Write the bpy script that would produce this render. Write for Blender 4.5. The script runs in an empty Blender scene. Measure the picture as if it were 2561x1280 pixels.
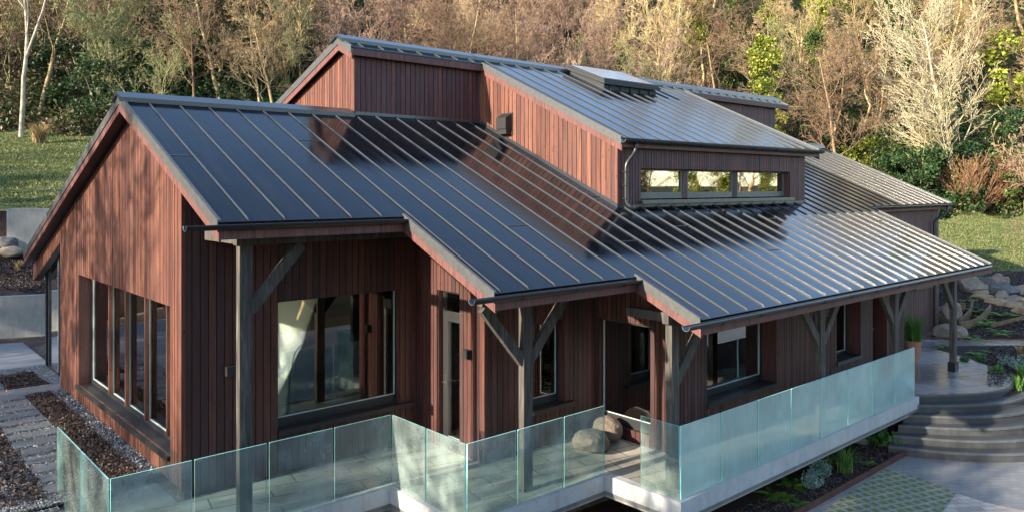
import bpy, math, random
import numpy as np
from mathutils import Vector, Matrix, noise
S = bpy.context.scene
COL = S.collection
rad = math.radians
# ---------------------------------------------------------------- camera
YAW = rad(41.524); CH = 4.76; FPX = 1942.0; V0 = 466.25
FX, FY = math.sin(YAW), math.cos(YAW); RX, RY = math.cos(YAW), -math.sin(YAW)
cd = bpy.data.cameras.new('camera'); cam = bpy.data.objects.new('camera', cd); COL.objects.link(cam)
cam.location = (0, 0, CH); cam.rotation_euler = (rad(90), 0, -YAW)
cd.sensor_width = 36; cd.lens = 36 * FPX / 2561; cd.shift_y = -(640 - V0) / 2561; cd.clip_end = 2000; cd.clip_start = .1
S.camera = cam
# ---------------------------------------------------------------- world + sun
SUN = Vector((-1, .08, .34)).normalized()
w = bpy.data.worlds.new("World"); S.world = w; w.use_nodes = True
nt = w.node_tree; bg = nt.nodes['Background']; sky = nt.nodes.new('ShaderNodeTexSky')
sky.sky_type = 'NISHITA'; sky.sun_disc = False
sky.sun_elevation = math.asin(SUN.z); sky.sun_rotation = math.atan2(SUN.x, SUN.y)
sky.altitude = 50; sky.air_density = 1.0; sky.dust_density = .6; sky.ozone_density = 1.6
nt.links.new(sky.outputs[0], bg.inputs[0]); bg.inputs[1].default_value = .15
sl = bpy.data.lights.new('sun', 'SUN'); so = bpy.data.objects.new('sun', sl); COL.objects.link(so)
sl.energy = 4.2; sl.angle = rad(.6); sl.color = (1, .88, .70)
so.rotation_euler = SUN.to_track_quat('Z', 'Y').to_euler()
S.view_settings.view_transform = 'Standard'; S.view_settings.look = 'None'; S.view_settings.gamma = 1
S.view_settings.exposure = 1.92
S.cycles.max_bounces = 8; S.cycles.transparent_max_bounces = 12

# ---------------------------------------------------------------- helpers
def at(u, v, X=None, Y=None, z=None, d=None):
    t = (u - 1280.5) / FPX; x = FX + t * RX; y = FY + t * RY; c = (V0 - v) / FPX
    if X is not None: d = X / x
    if Y is not None: d = Y / y
    if z is not None: d = (z - CH) / c
    return Vector((d * x, d * y, CH + c * d))
def tag(o, label=None, cat=None, group=None, kind=None):
    for k, v in (('label', label), ('category', cat), ('group', group), ('kind', kind)):
        if v: o[k] = v
    return o
def empty(name, loc, label=None, cat=None, group=None):
    o = bpy.data.objects.new(name, None); COL.objects.link(o); o.location = loc
    o.empty_display_size = .2
    return tag(o, label, cat, group)
class MB:
    def __init__(s): s.v = []; s.f = []; s.r = []; s.m = []
    def add(s, vs, fs, r=None, m=0):
        b = len(s.v); s.v += [tuple(p) for p in vs]
        for f in fs: s.f.append(tuple(i + b for i in f)); s.r.append(random.random() if r is None else r); s.m.append(m)
    def box(s, x0, y0, z0, x1, y1, z1, r=None, m=0):
        if r is None: r = random.random()
        s.add([(x0,y0,z0),(x1,y0,z0),(x1,y1,z0),(x0,y1,z0),(x0,y0,z1),(x1,y0,z1),(x1,y1,z1),(x0,y1,z1)],
              [(0,3,2,1),(4,5,6,7),(0,1,5,4),(1,2,6,5),(2,3,7,6),(3,0,4,7)], r, m)
    def hexa(s, P, r=None, m=0):      # 8 points: bottom 4 ccw, top 4 ccw
        s.add(P, [(0,3,2,1),(4,5,6,7),(0,1,5,4),(1,2,6,5),(2,3,7,6),(3,0,4,7)], random.random() if r is None else r, m)
    def bar(s, a, b, wx, wz, up=(0, 0, 1), r=None, m=0):   # rectangular bar from a to b
        a, b = Vector(a), Vector(b); d = (b - a).normalized(); up = Vector(up)
        x = d.cross(up)
        if x.length < 1e-4: x = d.cross(Vector((1, 0, 0)))
        x.normalize(); z = x.cross(d).normalized(); x *= wx / 2; z *= wz / 2
        s.hexa([a - x - z, a + x - z, b + x - z, b - x - z, a - x + z, a + x + z, b + x + z, b - x + z], r, m)
    def tube(s, pts, rr, n=10, r=None, cap=True, m=0):
        pts = [Vector(p) for p in pts]; R = rr if isinstance(rr, (list, tuple)) else [rr] * len(pts)
        vs = []; fs = []; px = None
        for i, p in enumerate(pts):
            d = ((pts[min(i + 1, len(pts) - 1)] - p).normalized() + (p - pts[max(i - 1, 0)]).normalized()).normalized()
            if px is None:
                px = d.cross(Vector((0, 0, 1)))
                if px.length < .1: px = d.cross(Vector((1, 0, 0)))
            px = (px - d * px.dot(d)).normalized(); py = d.cross(px)
            for k in range(n):
                a = 2 * math.pi * k / n; vs.append(p + (px * math.cos(a) + py * math.sin(a)) * R[i])
        for i in range(len(pts) - 1):
            for k in range(n): fs.append((i*n+k, i*n+(k+1)%n, (i+1)*n+(k+1)%n, (i+1)*n+k))
        if cap: fs.append(tuple(range(n))[::-1]); fs.append(tuple(range((len(pts)-1)*n, len(pts)*n)))
        s.add(vs, fs, random.random() if r is None else r, m)
    def prism(s, poly, z0, z1, r=None, m=0):
        n = len(poly); vs = [(x, y, z0) for x, y in poly] + [(x, y, z1) for x, y in poly]
        s.add(vs, [tuple(range(n))[::-1], tuple(range(n, 2 * n))] + [(i, (i+1)%n, n+(i+1)%n, n+i) for i in range(n)], r, m)
    def build(s, name, mats, parent=None, smooth=False, bevel=0, org=None):
        me = bpy.data.meshes.new(name)
        vs = s.v
        if org is not None: vs = [(x-org[0], y-org[1], z-org[2]) for x, y, z in vs]
        me.from_pydata(vs, [], s.f)
        for m in (mats if isinstance(mats, (list, tuple)) else [mats]): me.materials.append(m)
        me.polygons.foreach_set('material_index', s.m)
        a = me.attributes.new('rnd', 'FLOAT', 'FACE'); a.data.foreach_set('value', s.r)
        if smooth: me.polygons.foreach_set('use_smooth', [True] * len(s.f))
        me.update()
        o = bpy.data.objects.new(name, me); COL.objects.link(o)
        if org is not None: o.location = org
        if bevel:
            b = o.modifiers.new('bevel', 'BEVEL'); b.width = bevel; b.segments = 2; b.limit_method = 'ANGLE'
        if parent is not None: child(o, parent)
        return o
def child(o, p):
    o.parent = p
    o.matrix_parent_inverse = Matrix.Translation(-world_loc(p))
    return o
def world_loc(p):
    l = Vector((0, 0, 0))
    if p.parent: return Vector((0,0,0)) + p.location
    return Vector(p.location)
def npmesh(name, V, F, mats, mi=None, rnd=None, smooth=False):   # V (n,3), F (m,k) arrays
    me = bpy.data.meshes.new(name); n = len(V); m, k = F.shape
    me.vertices.add(n); me.vertices.foreach_set('co', V.astype(np.float32).ravel())
    me.loops.add(m * k); me.loops.foreach_set('vertex_index', F.astype(np.int32).ravel())
    me.polygons.add(m); me.polygons.foreach_set('loop_start', np.arange(0, m * k, k, dtype=np.int32))
    me.polygons.foreach_set('loop_total', np.full(m, k, dtype=np.int32))
    for mt in (mats if isinstance(mats, (list, tuple)) else [mats]): me.materials.append(mt)
    if mi is not None: me.polygons.foreach_set('material_index', mi.astype(np.int32))
    me.update(calc_edges=True)
    a = me.attributes.new('rnd', 'FLOAT', 'FACE')
    a.data.foreach_set('value', (np.random.rand(m) if rnd is None else rnd).astype(np.float32))
    if smooth: me.polygons.foreach_set('use_smooth', np.ones(m, dtype=bool))
    return me
def obj(name, me, parent=None, loc=(0, 0, 0), rz=0, sc=1):
    o = bpy.data.objects.new(name, me); COL.objects.link(o); o.location = loc; o.rotation_euler = (0, 0, rz)
    o.scale = (sc, sc, sc) if not isinstance(sc, tuple) else sc
    if parent is not None: o.parent = parent
    return o
random.seed(7); np.random.seed(7)

# ---------------------------------------------------------------- materials
class NM:
    def __init__(s, name):
        s.m = bpy.data.materials.new(name); s.m.use_nodes = True; s.t = s.m.node_tree
        s.p = s.t.nodes['Principled BSDF']; s.out = s.t.nodes['Material Output']
    def n(s, typ, **k):
        x = s.t.nodes.new(typ)
        for a, b in k.items():
            if a.startswith('i_'):
                key = a[2:]; key = int(key) if key.isdigit() else key.replace('_', ' ')
                x.inputs[key].default_value = b
            else: setattr(x, a, b)
        return x
    def l(s, a, b): s.t.links.new(a, b)
    def coord(s, scale=(1, 1, 1), rot=0, which='Object'):
        tc = s.n('ShaderNodeTexCoord'); mp = s.n('ShaderNodeMapping'); mp.inputs['Scale'].default_value = scale
        mp.inputs['Rotation'].default_value = (0, 0, rot)
        s.l(tc.outputs[which], mp.inputs[0]); return mp.outputs[0]
    def noise(s, co, scale=5, detail=4, rough=.55, dist=0):
        x = s.n('ShaderNodeTexNoise'); x.inputs['Scale'].default_value = scale; x.inputs['Detail'].default_value = detail
        x.inputs['Roughness'].default_value = rough; x.inputs['Distortion'].default_value = dist
        if co is not None: s.l(co, x.inputs['Vector'])
        return x.outputs['Fac']
    def ramp(s, fac, stops):
        x = s.n('ShaderNodeValToRGB'); e = x.color_ramp.elements
        while len(e) > 1: e.remove(e[-1])
        for i, (p, c) in enumerate(stops):
            k = e[0] if i == 0 else e.new(p)
            k.position = p; k.color = (c[0], c[1], c[2], 1) if isinstance(c, (tuple, list)) else (c, c, c, 1)
        s.l(fac, x.inputs[0]); return x.outputs[0]
    def mix(s, fac, a, b, typ='MIX'):
        x = s.n('ShaderNodeMix', data_type='RGBA', blend_type=typ)
        for inp, v in ((x.inputs[0], fac), (x.inputs[6], a), (x.inputs[7], b)):
            if isinstance(v, (int, float)): inp.default_value = v
            elif isinstance(v, (tuple, list)): inp.default_value = (*v, 1)
            else: s.l(v, inp)
        return x.outputs[2]
    def math(s, op, a, b=None):
        x = s.n('ShaderNodeMath', operation=op)
        for i, v in enumerate((a, b)):
            if v is None: continue
            if isinstance(v, (int, float)): x.inputs[i].default_value = v
            else: s.l(v, x.inputs[i])
        return x.outputs[0]
    def attr(s, nm='rnd'):
        return s.n('ShaderNodeAttribute', attribute_name=nm).outputs['Fac']
    def bump(s, h, strength=.3, dist=.02):
        b = s.n('ShaderNodeBump'); b.inputs['Strength'].default_value = strength; b.inputs['Distance'].default_value = dist
        s.l(h, b.inputs['Height']); s.l(b.outputs[0], s.p.inputs['Normal'])
    def fin(s, col=None, rough=None, metal=None, spec=None):
        for key, v in (('Base Color', col), ('Roughness', rough), ('Metallic', metal), ('Specular IOR Level', spec)):
            if v is None: continue
            if isinstance(v, (int, float)): s.p.inputs[key].default_value = v
            elif isinstance(v, (tuple, list)): s.p.inputs[key].default_value = (*v, 1)
            else: s.l(v, s.p.inputs[key])
        return s.m
def simple(name, col, rough=.6, metal=0, spec=.5, nz=.15, sc=8):
    m = NM(name); f = m.noise(m.coord(), sc, 5)
    c = m.mix(f, tuple(x * (1 - nz * 2) for x in col), tuple(x * (1 + nz * 2) for x in col))
    return m.fin(c, rough, metal, spec)
def wood(name, stops, grey=.25, gscale=(1, 1, 1)):
    m = NM(name); co = m.coord((28, 28, 1.3)); a = m.attr()
    g = m.noise(co, 1.0, 6, .6, .4)
    base = m.ramp(a, stops)
    c = m.mix(m.ramp(g, [(.36, .0), (.62, 1.)]), m.mix(.62, base, (.012, .007, .007)), base)
    big = m.noise(m.coord((1.2, 1.2, .35)), 1.4, 3)
    c = m.mix(m.math('MULTIPLY', m.ramp(big, [(.4, 0.), (.7, 1.)]), grey), c, (.11, .075, .085))
    kn = m.n('ShaderNodeTexVoronoi'); kn.inputs['Scale'].default_value = 1.0
    m.l(m.coord((10, 10, 4.5)), kn.inputs['Vector'])
    c = m.mix(m.ramp(kn.outputs['Distance'], [(.08, .85), (.17, 0.)]), c, (.03, .012, .01))
    m.bump(g, .25, .01)
    return m.fin(c, .62, 0, .35)
M = {}
M['clad'] = wood('cladding_sunlit', [(0, (.072, .026, .018)), (.3, (.12, .041, .025)), (.6, (.155, .056, .033)), (.85, (.19, .074, .044)), (1, (.095, .034, .024))], .08)  # lighter copy for the sun-facing walls; sunlight is put into the colour
M['cladf'] = wood('cladding_front_shaded', [(0, (.032, .012, .011)), (.4, (.07, .022, .016)), (.75, (.11, .035, .023)), (1, (.048, .018, .015))], .18)  # darker copy of the same boards; porch shade is put into the colour
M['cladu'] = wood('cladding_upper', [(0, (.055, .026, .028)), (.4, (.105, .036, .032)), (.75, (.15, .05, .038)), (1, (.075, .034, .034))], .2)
M['fascia'] = wood('stained_fascia', [(0, (.12, .045, .038)), (1, (.155, .06, .048))], .15)
m = NM('oak_post'); g = m.noise(m.coord((14, 14, 1.2)), 1.5, 6, .6, .5)
M['post'] = m.fin(m.ramp(g, [(.25, (.02, .018, .016)), (.5, (.055, .049, .042)), (.75, (.13, .115, .098))]), .7, 0, .3)
m.bump(g, .3, .01)
m = NM('black_roof_metal')
n1 = m.noise(m.coord((.35, .35, .35)), 1.2, 2); n2 = m.noise(m.coord((3, .35, .35)), 2.5, 7, .7)
M['roof'] = m.fin(m.mix(m.ramp(n2, [(.45, 0.), (.7, 1.)]), (.002, .003, .005), (.007, .007, .008)), m.ramp(n2, [(.35, .08), (.7, .2)]), 0, .5)
m.p.inputs['IOR'].default_value = 1.29; m.p.inputs['Specular Tint'].default_value = (.72, .86, 1, 1)
m.bump(n1, .2, .05)
M['rib'] = simple('seam_metal', (.040, .045, .052), .28, 0, .7)
m = NM('verge_metal'); n1 = m.noise(m.coord(), 14, 8, .7)
M['verge'] = m.fin(m.ramp(n1, [(.35, (.055, .056, .056)), (.65, (.085, .085, .083)), (.85, (.14, .138, .13))]), .48, .3, .6)
M['gutter'] = simple('gutter_black', (.012, .013, .015), .33, 0, .5)
M['frame'] = simple('window_frame_dark', (.018, .018, .019), .45, 0, .5)
M['framegrey'] = simple('window_frame_grey', (.10, .10, .088), .45, 0, .5)
M['spacer'] = simple('pale_spacer', (.42, .48, .46), .5)
M['steel'] = simple('brushed_steel', (.55, .55, .53), .3, 1)
M['skyframe'] = simple('skylight_frame', (.022, .023, .024), .6, 0, .3)
M['black'] = simple('satin_black', (.012, .012, .013), .5)
M['plaster'] = simple('pale_plaster', (.50, .54, .49), .85, 0, .2, .03, 2)
M['intfloor'] = simple('floor_boards', (.45, .46, .45), .5)
def glassmat(name, ior, tint, gl=(1, 1, 1)):
    m = NM(name); t = m.t; t.nodes.remove(m.p)
    fr = m.n('ShaderNodeFresnel'); fr.inputs[0].default_value = ior
    tr = m.n('ShaderNodeBsdfTransparent'); tr.inputs[0].default_value = (*tint, 1)
    gs = m.n('ShaderNodeBsdfGlossy'); gs.inputs['Roughness'].default_value = .015; gs.inputs[0].default_value = (*gl, 1)
    nb = m.n('ShaderNodeBump'); nb.inputs['Strength'].default_value = .03; nb.inputs['Distance'].default_value = .05
    m.l(m.noise(m.coord(), .9, 2), nb.inputs['Height']); m.l(nb.outputs[0], gs.inputs['Normal'])
    mx = m.n('ShaderNodeMixShader'); m.l(fr.outputs[0], mx.inputs[0]); m.l(tr.outputs[0], mx.inputs[1]); m.l(gs.outputs[0], mx.inputs[2])
    m.l(mx.outputs[0], m.out.inputs[0]); return m.m
M['glass'] = glassmat('window_glass', 1.95, (.95, .97, .96))
M['glassw'] = glassmat('big_window_glass', 2.1, (.93, .96, .95))
M['glassmid'] = glassmat('reflective_window_glass', 3.3, (.9, .93, .92))
M['glassdark'] = glassmat('tinted_window_glass', 1.75, (.6, .66, .64))
M['glasscl'] = glassmat('mirror_window_glass', 4.5, (.35, .38, .4))
M['toplight'] = simple('skylight_sky_reflection', (.22, .26, .31), .12, 0, .8, .03)  # opaque pale blue base; the sky's reflection is painted into it
def fogglass(name, lo, hi, col, drip):
    m = NM(name); t = m.t; t.nodes.remove(m.p)
    co = m.coord((1, 1, 1)); big = m.noise(m.coord((.9, .9, .9)), 1.3, 4, .6)
    st = m.noise(m.coord((30, 30, 1.2)), 1.0, 5, .65)
    dots = m.n('ShaderNodeTexVoronoi'); dots.inputs['Scale'].default_value = 45; m.l(co, dots.inputs['Vector'])
    dd = m.ramp(dots.outputs['Distance'], [(.1, 1.), (.28, 0.)])
    fog = m.ramp(big, [(.3, lo), (.68, hi)])
    fog = m.mix(m.math('MULTIPLY', m.ramp(st, [(.42, 0.), (.62, 1.)]), drip), fog, (hi, hi, hi))
    patch = m.ramp(m.noise(m.coord((.7, .7, .7)), 1.1, 3), [(.5, 0.), (.62, 1.)])
    fog = m.mix(m.math('MULTIPLY', m.math('MULTIPLY', dd, patch), drip), fog, (1, 1, 1))
    fog = m.math('MULTIPLY', fog, m.math('ADD', m.math('MULTIPLY', m.attr(), .32), .74))
    tr = m.n('ShaderNodeBsdfTransparent'); tr.inputs[0].default_value = (.78, .92, .89, 1)
    df = m.n('ShaderNodeBsdfDiffuse'); df.inputs[0].default_value = (*col, 1)
    tl = m.n('ShaderNodeBsdfTranslucent'); tl.inputs[0].default_value = (*col, 1)
    a = m.n('ShaderNodeMixShader'); a.inputs[0].default_value = .5; m.l(df.outputs[0], a.inputs[1]); m.l(tl.outputs[0], a.inputs[2])
    b = m.n('ShaderNodeMixShader'); m.l(fog, b.inputs[0]); m.l(tr.outputs[0], b.inputs[1]); m.l(a.outputs[0], b.inputs[2])
    fr = m.n('ShaderNodeFresnel'); fr.inputs[0].default_value = 1.45
    gs = m.n('ShaderNodeBsdfGlossy'); gs.inputs['Roughness'].default_value = .05
    c = m.n('ShaderNodeMixShader'); m.l(fr.outputs[0], c.inputs[0]); m.l(b.outputs[0], c.inputs[1]); m.l(gs.outputs[0], c.inputs[2])
    m.l(c.outputs[0], m.out.inputs[0]); return m.m
M['bal'] = fogglass('wet_clear_glass', .04, .46, (.66, .82, .79), .16)
M['balfog'] = fogglass('fogged_glass', .66, .98, (.58, .84, .79), .3)
M['clearface'] = glassmat('clear_glass_face', 1.05, (.94, .98, .97))
M['baledge'] = simple('glass_edge_green', (.30, .66, .60), .3, 0, .6, .05)
m = NM('painted_concrete_edge'); n1 = m.noise(m.coord((1, 1, 1)), 3, 6, .65)
ns_ = m.noise(m.coord((5, 5, .5)), 2, 6, .7)
M['edge'] = m.fin(m.mix(m.ramp(ns_, [(.5, 0.), (.72, .5)]), m.ramp(n1, [(.3, (.30, .31, .31)), (.7, (.40, .41, .41))]), (.22, .22, .20)), .6)
def concrete(name, a, b, rough=.75, pour=True):
    m = NM(name); n1 = m.noise(m.coord((.8, .8, .8)), 1.5, 8, .62); n2 = m.noise(m.coord((1, 1, .25)), 9, 6, .7)
    c = m.mix(m.ramp(n2, [(.35, 0.), (.7, .5)]), m.ramp(n1, [(.3, a), (.7, b)]), tuple(x * .55 for x in a))
    m.bump(n2, .15, .01); return m.fin(c, rough)
M['conc'] = concrete('board_marked_concrete', (.20, .20, .185), (.33, .33, .30))
M['concd'] = concrete('damp_concrete', (.10, .10, .10), (.17, .17, .165))
def paving(name, cols, bw, bh, mortar, msize=.02, rot=0, wet=None, rough=.6, off=.5):
    m = NM(name); co = m.coord((1, 1, 1), rot)
    b = m.n('ShaderNodeTexBrick'); b.inputs['Scale'].default_value = 1; b.inputs['Brick Width'].default_value = bw
    b.inputs['Row Height'].default_value = bh; b.inputs['Mortar Size'].default_value = msize; b.offset = off
    b.inputs['Color1'].default_value = (0, 0, 0, 1); b.inputs['Color2'].default_value = (1, 1, 1, 1); b.inputs['Mortar'].default_value = (.5, .5, .5, 1)
    b.inputs['Mortar Smooth'].default_value = .1
    m.l(co, b.inputs['Vector'])
    n1 = m.noise(m.coord(), 4, 8, .65)
    c = m.ramp(b.outputs['Color'], [(i / (len(cols) - 1), cc) for i, cc in enumerate(cols)])
    c = m.mix(m.ramp(n1, [(.3, .0), (.75, .45)]), c, m.mix(1, c, (.5, .5, .5), 'MULTIPLY'))
    c = m.mix(b.outputs['Fac'], c, mortar)
    r = rough
    if wet:
        wn = m.noise(m.coord(), .5, 3); wf = m.ramp(wn, [(.42, 1.), (.58, 0.)])
        r = m.ramp(wn, [(.42, wet), (.6, rough)]); c = m.mix(wf, c, m.mix(1, c, (.5, .5, .52), 'MULTIPLY'))
    m.bump(m.math('SUBTRACT', 1., b.outputs['Fac']), .3, .01)
    return m.fin(c, r)
M['deck'] = paving('terrace_slabs', [(.33, .315, .28), (.48, .45, .385), (.40, .385, .345)], .9, .42, (.11, .11, .10), .012, rad(12), .18, .5)
M['landing'] = paving('landing_slabs', [(.24, .245, .25), (.33, .325, .31), (.29, .27, .24)], 1.1, .8, (.09, .09, .09), .014, rad(24), .08, .35)
M['step'] = concrete('wet_step_stone', (.03, .032, .034), (.065, .068, .07), .5)
M['nosing'] = concrete('step_nosing_stone', (.06, .063, .067), (.10, .104, .108), .4)
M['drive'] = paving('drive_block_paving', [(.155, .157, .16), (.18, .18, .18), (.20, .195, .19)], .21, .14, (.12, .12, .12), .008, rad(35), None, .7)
M['drivesun'] = paving('drive_sunlit_paving', [(.34, .29, .25), (.48, .40, .34), (.28, .25, .22)], .24, .16, (.16, .14, .125), .008, rad(35), None, .75)  # paler, warmer drive blocks; sunlight is put into the colour
m = NM('grass_grid_paving'); co = m.coord((1, 1, 1), rad(20)); sp = m.n('ShaderNodeSeparateXYZ'); m.l(co, sp.inputs[0])
def cell(axis, per): 
    f = m.math('FRACT', m.math('DIVIDE', sp.outputs[axis], per)); return m.math('ABSOLUTE', m.math('SUBTRACT', f, .5))
cx = cell(0, .20); cy = cell(1, .20)
mk = m.ramp(m.math('MAXIMUM', cx, cy), [(.31, 1.), (.36, 0.)])
gn = m.noise(m.coord(), 25, 4); cn = m.noise(m.coord(), 6, 6)
M['grid'] = m.fin(m.mix(mk, m.ramp(cn, [(.3, (.15, .155, .14)), (.7, (.24, .245, .22))]), m.ramp(gn, [(.3, (.05, .075, .015)), (.7, (.14, .175, .04))])), .85)
m.bump(m.math('SUBTRACT', 1., mk), .5, .02)
def ground(name, cs, sc, rough=.95, bs=.6, bd=.03, big=None):
    m = NM(name); n1 = m.noise(m.coord(), sc, 8, .7); n2 = m.noise(m.coord(), sc * .12, 3)
    c = m.ramp(n1, [(.28 + .44 * i / (len(cs) - 1), x) for i, x in enumerate(cs)])
    if big: c = m.mix(m.ramp(n2, [(.42, 0.), (.62, .8)]), c, big)
    m.bump(n1, bs, bd); return m.fin(c, rough, 0, .2)
M['mulch'] = ground('bark_mulch', [(.008, .006, .007), (.035, .024, .022), (.075, .05, .042)], 22, bs=1, bd=.05)
M['mulchred'] = ground('red_bark_mulch', [(.012, .007, .006), (.045, .024, .018), (.08, .045, .033)], 22, bs=1, bd=.05)
M['soil'] = ground('brown_soil', [(.05, .032, .024), (.14, .095, .07), (.26, .19, .14)], 9, bs=1, bd=.05, big=(.06, .04, .035))
m = NM('pebbles'); vo = m.n('ShaderNodeTexVoronoi'); vo.inputs['Scale'].default_value = 32; m.l(m.coord(), vo.inputs['Vector'])
sp2 = m.n('ShaderNodeSeparateColor'); m.l(vo.outputs['Color'], sp2.inputs[0])
M['pebble'] = m.fin(m.mix(m.ramp(vo.outputs['Distance'], [(.35, 0.), (.62, 1.)]), m.ramp(sp2.outputs[0], [(0, (.07, .07, .075)), (.5, (.2, .195, .2)), (1, (.46, .45, .44))]), (.02, .02, .022)), .6)
m.bump(m.math('SUBTRACT', 1., vo.outputs['Distance']), 1, .03)
M['patio'] = paving('patio_slabs', [(.16, .165, .175), (.19, .195, .20), (.175, .175, .18)], 1.2, .9, (.12, .12, .12), .01, rad(-20), None, .55)
M['stone_pave'] = concrete('stepping_stone', (.085, .09, .095), (.14, .145, .15), .6)
m = NM('hillside_ground'); n1 = m.noise(m.coord(), .35, 8, .7); n2 = m.noise(m.coord(), 3, 8, .75)
cg = m.mix(m.ramp(n1, [(.42, 0.), (.6, 1.)]), m.ramp(n2, [(.3, (.02, .018, .01)), (.7, (.09, .065, .04))]), m.ramp(n2, [(.3, (.012, .025, .008)), (.7, (.05, .08, .02))]))
M['hill'] = m.fin(cg, .95, 0, .1); m.bump(n2, 1, .2)
M['grass'] = ground('lawn_grass', [(.03, .045, .014), (.075, .10, .03), (.15, .17, .06)], 6, bs=.8, bd=.05, big=(.11, .11, .055))
def bark(name, a, b, vary=True, rough=.85):
    m = NM(name); n1 = m.noise(m.coord((1, 1, .6)), 3, 6, .7)
    oi = m.n('ShaderNodeObjectInfo')
    c = m.ramp(n1, [(.3, a), (.7, b)])
    if vary:
        hs = m.n('ShaderNodeHueSaturation'); m.l(c, hs.inputs['Color'])
        m.l(m.math('ADD', m.math('MULTIPLY', oi.outputs['Random'], .9), .55), hs.inputs['Value'])
        m.l(m.math('ADD', m.math('MULTIPLY', oi.outputs['Random'], .04), .48), hs.inputs['Hue'])
        c = hs.outputs[0]
    return m.fin(c, rough, 0, .2)
M['twig'] = bark('brown_twigs', (.16, .108, .06), (.36, .25, .145))
M['twigpink'] = bark('pinkish_twigs', (.18, .115, .08), (.35, .235, .17))
M['twiggrey'] = bark('grey_green_twigs', (.13, .13, .06), (.30, .28, .14))
M['twiggold'] = bark('golden_twigs', (.19, .135, .07), (.40, .285, .155))
M['pale'] = bark('pale_bark', (.28, .24, .15), (.52, .45, .29), False)
M['birch'] = bark('birch_bark', (.10, .08, .06), (.50, .44, .34), False)
M['palewarm'] = bark('pale_warm_bark', (.28, .20, .10), (.54, .39, .20), True)
M['redtwig'] = bark('red_stems', (.13, .065, .04), (.25, .13, .08))
M['trunk'] = bark('dark_trunk', (.05, .04, .03), (.12, .10, .075))
def leaf(name, cs, trans=.25, vary=.5):
    m = NM(name); a = m.attr(); c = m.ramp(a, [(i / (len(cs) - 1), x) for i, x in enumerate(cs)])
    oi = m.n('ShaderNodeObjectInfo'); hs = m.n('ShaderNodeHueSaturation'); m.l(c, hs.inputs['Color'])
    m.l(m.math('ADD', m.math('MULTIPLY', oi.outputs['Random'], vary), 1 - vary / 2), hs.inputs['Value'])
    tl = m.n('ShaderNodeBsdfTranslucent'); m.l(hs.outputs[0], tl.inputs[0])
    m.l(hs.outputs[0], m.p.inputs['Base Color']); m.p.inputs['Roughness'].default_value = .5; m.p.inputs['Specular IOR Level'].default_value = .3
    mx = m.n('ShaderNodeMixShader'); mx.inputs[0].default_value = trans; m.l(m.p.outputs[0], mx.inputs[1]); m.l(tl.outputs[0], mx.inputs[2])
    m.l(mx.outputs[0], m.out.inputs[0]); return m.m
M['ivy'] = leaf('ivy_leaves', [(.014, .034, .014), (.035, .07, .024), (.07, .12, .035)])
M['ivyy'] = leaf('yellow_green_leaves', [(.10, .13, .015), (.22, .25, .03), (.38, .38, .07)], .35)
M['ivyg'] = leaf('bright_green_leaves', [(.03, .06, .014), (.075, .12, .025), (.15, .20, .05)], .35)
M['brownleaf'] = leaf('russet_leaves', [(.16, .05, .025), (.32, .12, .06), (.42, .2, .1)], .3)
M['brush'] = leaf('mixed_undergrowth', [(.02, .035, .012), (.05, .08, .02), (.12, .085, .045), (.16, .10, .06)], .2)
M['fern'] = leaf('fern_fronds', [(.06, .16, .02), (.14, .30, .03), (.26, .42, .06)], .35, .3)
M['fernd'] = leaf('dark_leaves', [(.03, .09, .02), (.07, .17, .04), (.13, .25, .07)], .3, .3)
M['blade'] = leaf('grass_blades', [(.05, .13, .025), (.10, .23, .04), (.22, .33, .08)], .3, .3)
M['lawnb'] = leaf('lawn_blades', [(.05, .075, .02), (.10, .135, .035), (.16, .18, .06), (.24, .21, .10)], .3, .3)
M['straw'] = leaf('straw_blades', [(.2, .13, .06), (.4, .28, .14), (.5, .38, .2)], .3, .2)
M['silver'] = leaf('silver_leaves', [(.10, .17, .13), (.18, .27, .22), (.26, .34, .3)], .2, .2)
M['chips'] = leaf('bark_chips', [(.01, .008, .008), (.05, .035, .03), (.13, .09, .07)], 0, .1)
M['leaffall'] = leaf('fallen_leaves', [(.5, .16, .03), (.6, .3, .04), (.35, .1, .03)], .1, .1)
def rockmat(name, a, b, c2):
    m = NM(name); n1 = m.noise(m.coord(), 2.2, 8, .65, .5); n2 = m.noise(m.coord((1, 1, 3)), 6, 6, .7)
    c = m.mix(m.ramp(n2, [(.45, 0.), (.7, .8)]), m.ramp(n1, [(.3, a), (.7, b)]), c2)
    m.bump(n2, .6, .04); return m.fin(c, .85, 0, .2)
M['rock'] = rockmat('sandstone_rock', (.14, .11, .08), (.34, .28, .21), (.10, .09, .08))
M['rocko'] = rockmat('orange_sandstone', (.22, .145, .08), (.40, .28, .17), (.16, .11, .075))
M['rockg'] = rockmat('grey_rock', (.07, .07, .072), (.18, .175, .17), (.05, .05, .05))
M['corten'] = rockmat('rusted_steel', (.07, .03, .022), (.13, .06, .045), (.05, .028, .024))
M['timber'] = rockmat('weathered_sleeper', (.13, .085, .05), (.24, .17, .10), (.09, .06, .04))
M['terracotta'] = simple('terracotta', (.36, .17, .10), .8)
M['canvas'] = simple('taupe_canvas', (.15, .13, .108), .9, 0, .2, .06, 3)
cb = NM('taupe_canvas_folds'); cn_ = cb.noise(cb.coord((1, 1, 1.6)), 4.5, 4, .5, 1.2)
cb.bump(cn_, 1, .06); M['canvas'] = cb.fin(cb.mix(cn_, (.125, .098, .077), (.15, .118, .092)), .92, 0, .15)
M['navy'] = simple('navy_fabric', (.03, .045, .10), .8)
M['throw'] = simple('grey_throw', (.32, .33, .34), .9)
M['wire'] = simple('galvanised_wire', (.4, .42, .42), .4, .6)

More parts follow.
